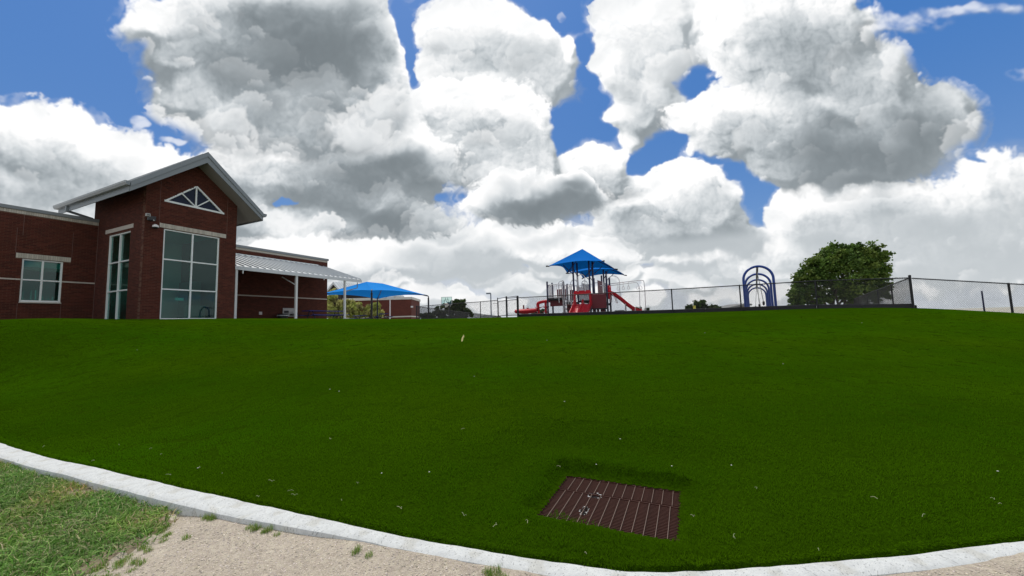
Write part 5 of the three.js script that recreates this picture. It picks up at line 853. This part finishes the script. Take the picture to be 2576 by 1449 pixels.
// white pole with twin fittings
{
  const z = 45, p = atDepth(981, 800, z), base = landY(p.x, 45), top = atDepth(983, 749, z).y, w = mat(0.66, 0.62, 0.6, 0.6);
  const l = thing('lamp_pole', 'slim white pole with two small fittings beside the brick block', 'pole', [p.x, base - 0.05, p.z]);
  part('pole', rod(V3(0, 0, 0), V3(0.02, top - base, 0), 0.075, 0.06, 10), w, l); part('fitting', rbx(0.75, 0.30, 0.2, 0.05, top - base + 0.05, 0, 0.03), mat(0.6, 0.62, 0.6, 0.5), l); part('fitting', rbx(0.35, 0.16, 0.2, -0.55, top - base + 0.02, 0, 0.03), mat(0.5, 0.5, 0.48, 0.5), l);
}
// far brick block and the gabled building behind it
{
  const z = 52, R = atDepth(1035, 800, z), top = EYE + 3.72, base = EYE - 1.2, b = thing('brick_block', 'plain brick block with white coping beyond the blue canopy', 'building', [R.x, base, R.z], 0.05), bm = mat(0.145, 0.040, 0.028, 0.95, { map: brickTex });
  part('wall', bx(9, top - base - 0.3, 6, -4.5, (top - base - 0.3) / 2, -3), bm, b); part('coping', rbx(9.2, 0.34, 6.2, -4.5, top - base - 0.13, -3, 0.02), mat(0.62, 0.60, 0.56, 0.8), b); part('stone_band', bx(9.06, 0.16, 6.06, -4.5, EYE + 1.12 - base, -3), mat(0.62, 0.58, 0.52, 0.9), b);
  part('wall_lamp', rbx(0.3, 0.22, 0.2, 0.1, EYE + 2.4 - base, 0.1, 0.03), mat(0.7, 0.7, 0.68, 0.5), b);
  const g0 = atDepth(838.5, 708.5, 60), gb = thing('gabled_building', 'distant building with grey standing seam gable roof above the shrubs', 'building', [g0.x, EYE, g0.z], Math.PI / 2 - TH), ht = g0.y - EYE;   // x along the ridge
  const ex = (pts, d0, d1) => new THREE.ExtrudeGeometry(poly(pts), { depth: d1 - d0, bevelEnabled: false }).rotateY(Math.PI / 2).translate(d0, 0, 0);
  part('gable_trim', [ex([[0, ht], [1.9, ht - 1.75], [1.9, ht - 2.05], [0, ht - 0.42]], -0.06, 0), ex([[0, ht], [-1.9, ht - 1.75], [-1.9, ht - 2.05], [0, ht - 0.42]], -0.06, 0)], mat(0.55, 0.57, 0.58, 0.5), gb);
  part('wall', ex([[-1.4, -2], [1.4, -2], [1.4, ht - 1.4], [0, ht - 0.3], [-1.4, ht - 1.4]], 0.3, 14), mat(0.03, 0.022, 0.02, 0.9), gb);
  const rf = part('roof', [ex([[0, ht], [1.9, ht - 1.75], [1.9, ht - 1.95], [0, ht - 0.22]], 0, 14.4), ex([[0, ht], [-1.9, ht - 1.75], [-1.9, ht - 1.95], [0, ht - 0.22]], 0, 14.4)], mat(0.52, 0.55, 0.57, 0.5), gb);
  for (let x = 0.5; x < 14; x += 0.5) for (const sgn of [-1, 1]) part('roof_seam', rod(V3(x, ht + 0.02, 0), V3(x, ht - 1.72, sgn * 1.9), 0.03, 0.03, 4), seamMat, rf);
}
// basketball hoop
{
  const z = 50, c = atDepth(1123.5, 757, z), p = thing('basketball_hoop', 'basketball hoop with clear backboard and net behind the fence', 'basketball hoop', [c.x, EYE - 0.9, c.z]), Y = c.y - (EYE - 0.9), w = mat(0.62, 0.66, 0.64, 0.5), gl = new THREE.MeshPhysicalMaterial({ color: lin(0.75, 0.86, 0.82), transmission: 1, roughness: 0.05, thickness: 0, side: THREE.DoubleSide });
  part('pole', [rod(V3(0.1, 0, -1.2), V3(0.1, Y - 0.3, -1.2), 0.08, 0.08), rod(V3(0.1, Y - 0.3, -1.2), V3(0, Y - 0.1, -0.05), 0.06)], mat(0.05, 0.05, 0.05, 0.6), p);
  const bb = part('backboard', rbx(1.38, 1.02, 0.02, 0, 0, 0, 0.005).translate(0, Y, 0), gl, p);
  part('border', [bx(1.42, 0.06, 0.04, 0, Y + 0.5, 0), bx(1.42, 0.06, 0.04, 0, Y - 0.5, 0), bx(0.06, 0.94, 0.04, -0.68, Y, 0), bx(0.06, 0.94, 0.04, 0.68, Y, 0)], w, bb); part('target_square', [bx(0.62, 0.05, 0.03, 0, Y + 0.12, 0.01), bx(0.05, 0.42, 0.03, -0.3, Y - 0.12, 0.01), bx(0.05, 0.42, 0.03, 0.3, Y - 0.12, 0.01), bx(0.05, 0.3, 0.03, -0.14, Y + 0.28, 0.012), bx(0.05, 0.3, 0.03, 0.14, Y + 0.28, 0.012)], mat(0.08, 0.2, 0.14, 0.6), bb);
  part('rim', new THREE.TorusGeometry(0.23, 0.02, 8, 24).rotateX(Math.PI / 2).translate(0, Y - 0.38, 0.32), mat(0.55, 0.1, 0.05, 0.5), p);
  const net = []; for (let i = 0; i < 12; i++) { const a = i / 12 * 6.2832; net.push(tube([V3(Math.cos(a) * 0.23, Y - 0.38, 0.32 + Math.sin(a) * 0.23), V3(Math.cos(a + 0.3) * 0.16, Y - 0.62, 0.32 + Math.sin(a + 0.3) * 0.16), V3(Math.cos(a + 0.6) * 0.12, Y - 0.85, 0.32 + Math.sin(a + 0.6) * 0.12)], 0.012, 6, 4)); net.push(tube([V3(Math.cos(a) * 0.23, Y - 0.38, 0.32 + Math.sin(a) * 0.23), V3(Math.cos(a - 0.3) * 0.16, Y - 0.62, 0.32 + Math.sin(a - 0.3) * 0.16), V3(Math.cos(a - 0.6) * 0.12, Y - 0.85, 0.32 + Math.sin(a - 0.6) * 0.12)], 0.012, 6, 4)); } part('net', net, mat(0.75, 0.75, 0.74, 0.9), p);
}
// car park light
{
  const z = 62, a = atDepth(1236, 800, z), t = atDepth(1234, 738, z), m = mat(0.16, 0.19, 0.23, 0.5), l = thing('light_pole', 'tall slim grey light pole with one square head behind the gate', 'light pole', [a.x, EYE - 1.2, a.z]), H = t.y - (EYE - 1.2);
  part('pole', rod(V3(0, 0, 0), V3(0, H, 0), 0.11, 0.09, 8), m, l); part('lamp_head', rbx(0.75, 0.22, 0.4, -0.36, H, 0, 0.03), m, l);
}
// house beyond the swings
{
  const z = 66, a = atDepth(1822, 775, z), b = atDepth(1880, 762.5, z), e = atDepth(1892, 766, z), h = thing('far_house', 'low tan house with grey sloping roof beyond the fence', 'house', [a.x, EYE - 1.2, a.z]), d = b.clone().sub(a);
  const y0 = a.y - (EYE - 1.2), y1 = b.y - (EYE - 1.2), xe = e.x - a.x;
  part('roof', new THREE.ExtrudeGeometry(poly([[0, y0 - 0.05], [d.x, y1], [xe, y1 - 0.15], [xe, y1 - 0.42], [d.x, y1 - 0.3], [0, y0 - 0.32]]), { depth: 6, bevelEnabled: false }).translate(0, 0, -6), mat(0.22, 0.22, 0.22, 0.9), h);
  part('wall', new THREE.ExtrudeGeometry(poly([[0.35, 0], [xe - 0.5, 0], [xe - 0.5, y1 - 0.45], [0.35, y0 - 0.25]]), { depth: 5, bevelEnabled: false }).translate(0, 0, -5.5), mat(0.30, 0.26, 0.20, 0.95), h);
  part('brace', rod(V3(xe - 1.9, 0.6, 0), V3(xe - 1.0, 1.9, 0), 0.06), mat(0.6, 0.6, 0.6, 0.7), h);
}

// ---------------------------------------------------------------- trees and shrubs
function crown(lobes, leaf, perLobe, tones, droop = 0, shell = 0.45) {
  const pos = [], col = [];
  for (const [cx, cy, cz, rx, ry, rz, k = 1] of lobes) {
    const clumps = Math.max(6, Math.round(perLobe * k / 46));
    for (let c = 0; c < clumps; c++) {
      const zz = rr(-1, 1), a = rr(0, 6.2832), q = Math.sqrt(1 - zz * zz), rad = Math.pow(rr(shell ** 3, 1), 1 / 3) * (0.82 + 0.42 * noise(q * Math.cos(a) * 2.2 + cx, zz * 2.2 + cy, q * Math.sin(a) * 2.2));
      const px = cx + rx * rad * q * Math.cos(a), py = cy + ry * rad * zz, pz = cz + rz * rad * q * Math.sin(a), size = Math.min(rx, ry) * rr(0.12, 0.34), t = tones[Math.floor(rnd() * tones.length)], tone = rr(0.8, 1.2);
      for (let i = 0; i < 46; i++) {
        const g = V3(rr(-1, 1), rr(-1, 1), rr(-1, 1)).multiplyScalar(size * (0.5 + 0.5 * rnd())), o = V3(px + g.x, py + g.y * 0.8 - droop * rnd() * size, pz + g.z), d1 = V3(rr(-1, 1), rr(-0.8, 0.6) - droop, rr(-1, 1)).normalize(), d2 = V3(rr(-1, 1), rr(-1, 1), rr(-1, 1)).cross(d1).normalize(), L = leaf * rr(0.7, 1.4), w = L * (droop ? 0.22 : 0.42);
        const A = o, B = o.clone().addScaledVector(d1, L * 0.5).addScaledVector(d2, w), C = o.clone().addScaledVector(d1, L), Dd = o.clone().addScaledVector(d1, L * 0.5).addScaledVector(d2, -w);
        for (const v of [A, B, C, A, C, Dd]) { pos.push(v.x, v.y, v.z); col.push(t[0] * tone, t[1] * tone, t[2] * tone); }
      }
    }
  }
  const g = new THREE.BufferGeometry(); g.setAttribute('position', new THREE.Float32BufferAttribute(pos, 3)); g.setAttribute('color', new THREE.Float32BufferAttribute(col, 3)); g.computeVertexNormals(); return g;
}
const leafMat = new THREE.MeshPhysicalMaterial({ color: lin(1, 1, 1), vertexColors: true, roughness: 0.8, side: THREE.DoubleSide, transmission: 0.28, thickness: 0, specularIntensity: 0.3 }), bark = mat(0.07, 0.055, 0.042, 0.95);
function tree(name, label, category, u, vBase, depth, px, leaf, count, tones, { droop = 0, stems = 1, group, shell = .45, thin = 0.6, foot } = {}) {
  const b = atDepth(u, vBase, depth), k = depth / FPX, y0 = foot ?? b.y, t = thing(name, label, category, [b.x, y0, b.z], 0, group);
  const lobes = px.map(([lu, lv, ru, rv, w]) => { const c = atDepth(lu, lv, depth); return [c.x - b.x, c.y - y0, rr(-0.3, 0.3) * ru * k, ru * k, rv * k, ru * k * thin + 0.2, w]; });
  const limbs = [], low = lobes.reduce((m, l) => Math.min(m, l[1]), 9e9);
  for (let s = 0; s < stems; s++) { const sx = stems > 1 ? rr(-0.5, 0.5) : 0, r0 = 0.10 + 0.0022 * depth; lobes.forEach((l, i) => { if (stems > 1 && i % stems !== s) return; const mid = V3(sx + l[0] * 0.35, Math.max(0.3, l[1] * 0.45), l[2] * 0.3); limbs.push(tube([V3(sx, -0.4, 0), mid, V3(l[0], l[1], l[2])], r0 * 0.55, 10, 6)); for (let j = 0; j < 3; j++) limbs.push(rod(mid.clone().lerp(V3(l[0], l[1], l[2]), 0.5), V3(l[0] + rr(-1, 1) * l[3] * 0.7, l[1] + rr(-0.5, 0.8) * l[4] * 0.7, l[2] + rr(-.6, .6) * l[5]), r0 * 0.3, r0 * 0.1, 5)); }); limbs.push(rod(V3(sx, -0.4, 0), V3(sx * 1.1, Math.max(0.5, low * 0.5), 0), r0, r0 * 0.8, 8)); }
  part('trunk', limbs, bark, t); part('crown', crown(lobes, leaf, count, tones, droop, shell), leafMat, t); return t;
}
srand(2024);
const oak = [[0.10, 0.175, 0.028], [0.125, 0.20, 0.03], [0.07, 0.13, 0.022], [0.15, 0.21, 0.036]], dark = [[0.055, 0.095, 0.028], [0.045, 0.080, 0.024], [0.075, 0.105, 0.032]], willow = [[0.44, 0.46, 0.12], [0.34, 0.38, 0.09], [0.50, 0.48, 0.16], [0.28, 0.26, 0.10]];
tree('round_tree', 'large dense round green tree behind the playground fence', 'tree', 2105, 790, 40, [[2110, 690, 78, 62, 1.5], [2160, 645, 58, 36, 1], [2105, 640, 44, 32, .7], [2060, 670, 46, 36, .8], [2030, 706, 40, 34, .8], [2195, 690, 40, 44, .8], [2012, 742, 32, 24, .5], [2060, 745, 44, 26, .6], [2150, 735, 56, 34, .8], [2210, 645, 20, 22, .3], [2205, 740, 34, 22, .35], [2228, 720, 16, 12, .15], [2000, 765, 20, 12, .2]], 0.21, 4600, oak, { stems: 2, thin: 0.8 });
tree('dark_tree', 'broad dark tree behind the basketball hoop', 'tree', 1140, 812, 62, [[1140, 773, 32, 17, .9], [1113, 786, 28, 15, .8], [1170, 785, 22, 16, .7], [1140, 795, 48, 13, .8], [1152, 762, 18, 10, .5]], 0.34, 1800, dark, { foot: EYE - 1.2 });
tree('low_hedge', 'low dark shrub next to the right canopy post', 'shrub', 1074, 812, 58, [[1074, 794, 20, 8, .6], [1060, 797, 14, 6, .4], [1090, 797, 14, 6, .4]], 0.3, 900, dark, { foot: EYE - 1.2 });
tree('small_tree', 'small dark tree with a yellow sign in front of it', 'tree', 1765, 800, 44, [[1765, 768, 24, 13, .8], [1742, 776, 18, 10, .5], [1788, 775, 20, 10, .6], [1765, 780, 40, 9, .6], [1806, 780, 12, 5, .2]], 0.26, 1000, dark.concat([oak[2]]), { foot: EYE - 1.0 });
tree('far_shrub', 'tiny dark shrub beyond the end of the long red slide', 'shrub', 1604, 806, 60, [[1604, 779, 11, 8, .4], [1598, 784, 12, 6, .3]], 0.3, 700, dark, { foot: EYE - 1.2 });
tree('far_shrub', 'tiny loose shrub under the end of the overhead ladder', 'shrub', 1626, 806, 56, [[1626, 782, 9, 6, .3]], 0.28, 600, dark, { foot: EYE - 1.2 });
tree('far_shrub', 'thin dark shrub seen between the red stepping columns', 'shrub', 1352, 806, 50, [[1345, 792, 11, 7, .3], [1360, 783, 10, 10, .25]], 0.26, 600, dark, { foot: EYE - 1.0 });
const wg = 'yellow green shrubs beyond the porch';
tree('feathery_shrub', 'tall yellow green feathery shrub against the end of the brick wing', 'shrub', 845, 806, 47, [[845, 762, 28, 26, .9], [838, 735, 16, 14, .35], [832, 785, 22, 16, .5], [862, 780, 22, 18, .5]], 0.34, 2200, willow, { droop: 0.9, stems: 3, group: wg, foot: EYE - 0.6 });
tree('feathery_shrub', 'yellow green feathery shrub in the middle behind the porch post', 'shrub', 890, 806, 48, [[885, 768, 24, 22, .8], [903, 776, 20, 20, .6], [890, 788, 24, 10, .4]], 0.34, 2000, willow, { droop: 0.9, stems: 3, group: wg, foot: EYE - 0.6 });
tree('feathery_shrub', 'yellow green feathery shrub beside the far brick block', 'shrub', 942, 806, 48, [[938, 772, 20, 22, .8], [953, 784, 14, 14, .5], [920, 786, 16, 12, .4]], 0.34, 2000, willow, { droop: 0.9, stems: 3, group: wg, foot: EYE - 0.6 });
{
  const p = atDepth(1747, 775, 40), s = thing('yellow_sign', 'small bright yellow sign in front of the small dark tree', 'sign', [p.x, EYE - 0.8, p.z], 0.3); part('sign_plate', rbx(0.34, 0.5, 0.02, 0, p.y - EYE + 0.8, 0, 0.008).rotateZ(0), mat(0.85, 0.72, 0.10, 0.5), s); part('stake', rod(V3(0, -0.2, -0.03), V3(0, p.y - EYE + 0.8, -0.03), 0.02), mat(0.3, 0.3, 0.3, 0.5), s);
}

// ---------------------------------------------------------------- litter on the turf: straw, petals, a yellow leaf
{
  const strawM = [mat(0.40, 0.40, 0.24, 0.9), mat(0.30, 0.34, 0.18, 0.9)], petalM = mat(0.62, 0.62, 0.58, 0.8);
  srand(9);
  const onTurf = (u, v) => { const r = ray(u, v); let t = 1; for (let i = 0; i < 4000; i++) { t += 0.01 * (0.6 + t * 0.08); const p = camera.position.clone().addScaledVector(r, t); if (-p.z > kerbD(p.x) && p.y < landY(p.x, -p.z) + 0.028) return p; if (-p.z <= kerbD(p.x) && p.y < KERB_Y) return p; } return null; };
  const clip = [[408, 1142], [500, 1177], [230, 1160], [685, 1211], [727, 1235], [860, 1258], [900, 1216], [742, 1246], [1168, 1298], [1160, 1080], [107, 1125], [375, 1130], [650, 1250], [1010, 1280], [1328, 1310], [1470, 1390], [1845, 1352], [2520, 1268], [2500, 1255], [2060, 1385], [2320, 1300], [1905, 1228], [755, 888], [830, 1105], [1410, 1175], [560, 1190], [430, 1195], [300, 1120], [1250, 1320], [1745, 1300], [2190, 1250]];
  for (const [u, v] of clip) {
    const p = onTurf(u, v); if (!p) continue; const a = rr(0, 6.28), L = rr(0.015, 0.05), g = [];
    const st = (a0, l, w) => { const d = V3(Math.cos(a0), 0.15, Math.sin(a0)), n = V3(-Math.sin(a0), 0, Math.cos(a0)), m = d.clone().multiplyScalar(l * 0.5).add(V3(0, 0.008, 0)), e = d.clone().multiplyScalar(l).add(n.clone().multiplyScalar(rr(-.12, .12) * l)); return tube([V3(0, 0, 0), m, e], w, 6, 4); };
    g.push(st(a, L, 0.0017)); if (rnd() < 0.55) g.push(st(a + rr(0.5, 2.5), L * rr(0.3, 0.7), 0.0014));
    const o = solo('grass_clipping', g, strawM[rnd() < .5 ? 0 : 1], 'pale dry grass clipping lying on the green turf', 'grass clipping', 'dry clippings scattered on the turf'); o.position.copy(p);
  }
  for (const [u, v] of [[1080, 1187], [830, 979], [853, 984], [1376, 856], [1193, 947], [2168, 812], [1773, 837], [1500, 1168], [498, 1177], [1420, 1010], [1690, 1172], [1970, 915], [2510, 1185], [2250, 1420], [1840, 1170], [960, 1190], [1560, 1104], [345, 880]]) { const p = onTurf(u, v); if (!p) continue; const s = 0.003 + 0.0008 * -p.z, o = solo('white_petal', new THREE.IcosahedronGeometry(s, 1).scale(1.3, 0.5, 1), petalM, 'tiny white fleck lying on the green turf', 'petal', 'white flecks scattered on the turf'); o.position.copy(p); o.rotation.y = rr(0, 6); }
  const p = onTurf(1163, 858); const leafG = new THREE.ExtrudeGeometry(new THREE.Shape([new THREE.Vector2(-0.02, 0), new THREE.Vector2(0.01, 0.02), new THREE.Vector2(0.025, 0.10), new THREE.Vector2(0.05, 0.15), new THREE.Vector2(0.03, 0.2), new THREE.Vector2(-0.01, 0.12), new THREE.Vector2(-0.03, 0.05)]), { depth: 0.004, bevelEnabled: false }); const lf = solo('yellow_leaf', leafG, mat(0.85, 0.72, 0.30, 0.7), 'upright pale yellow leaf on the open turf', 'leaf'); lf.position.copy(p).add(V3(0, -0.02, 0)); lf.rotation.set(-0.3, 0.2, 0);
}
renderer.render(scene, camera);
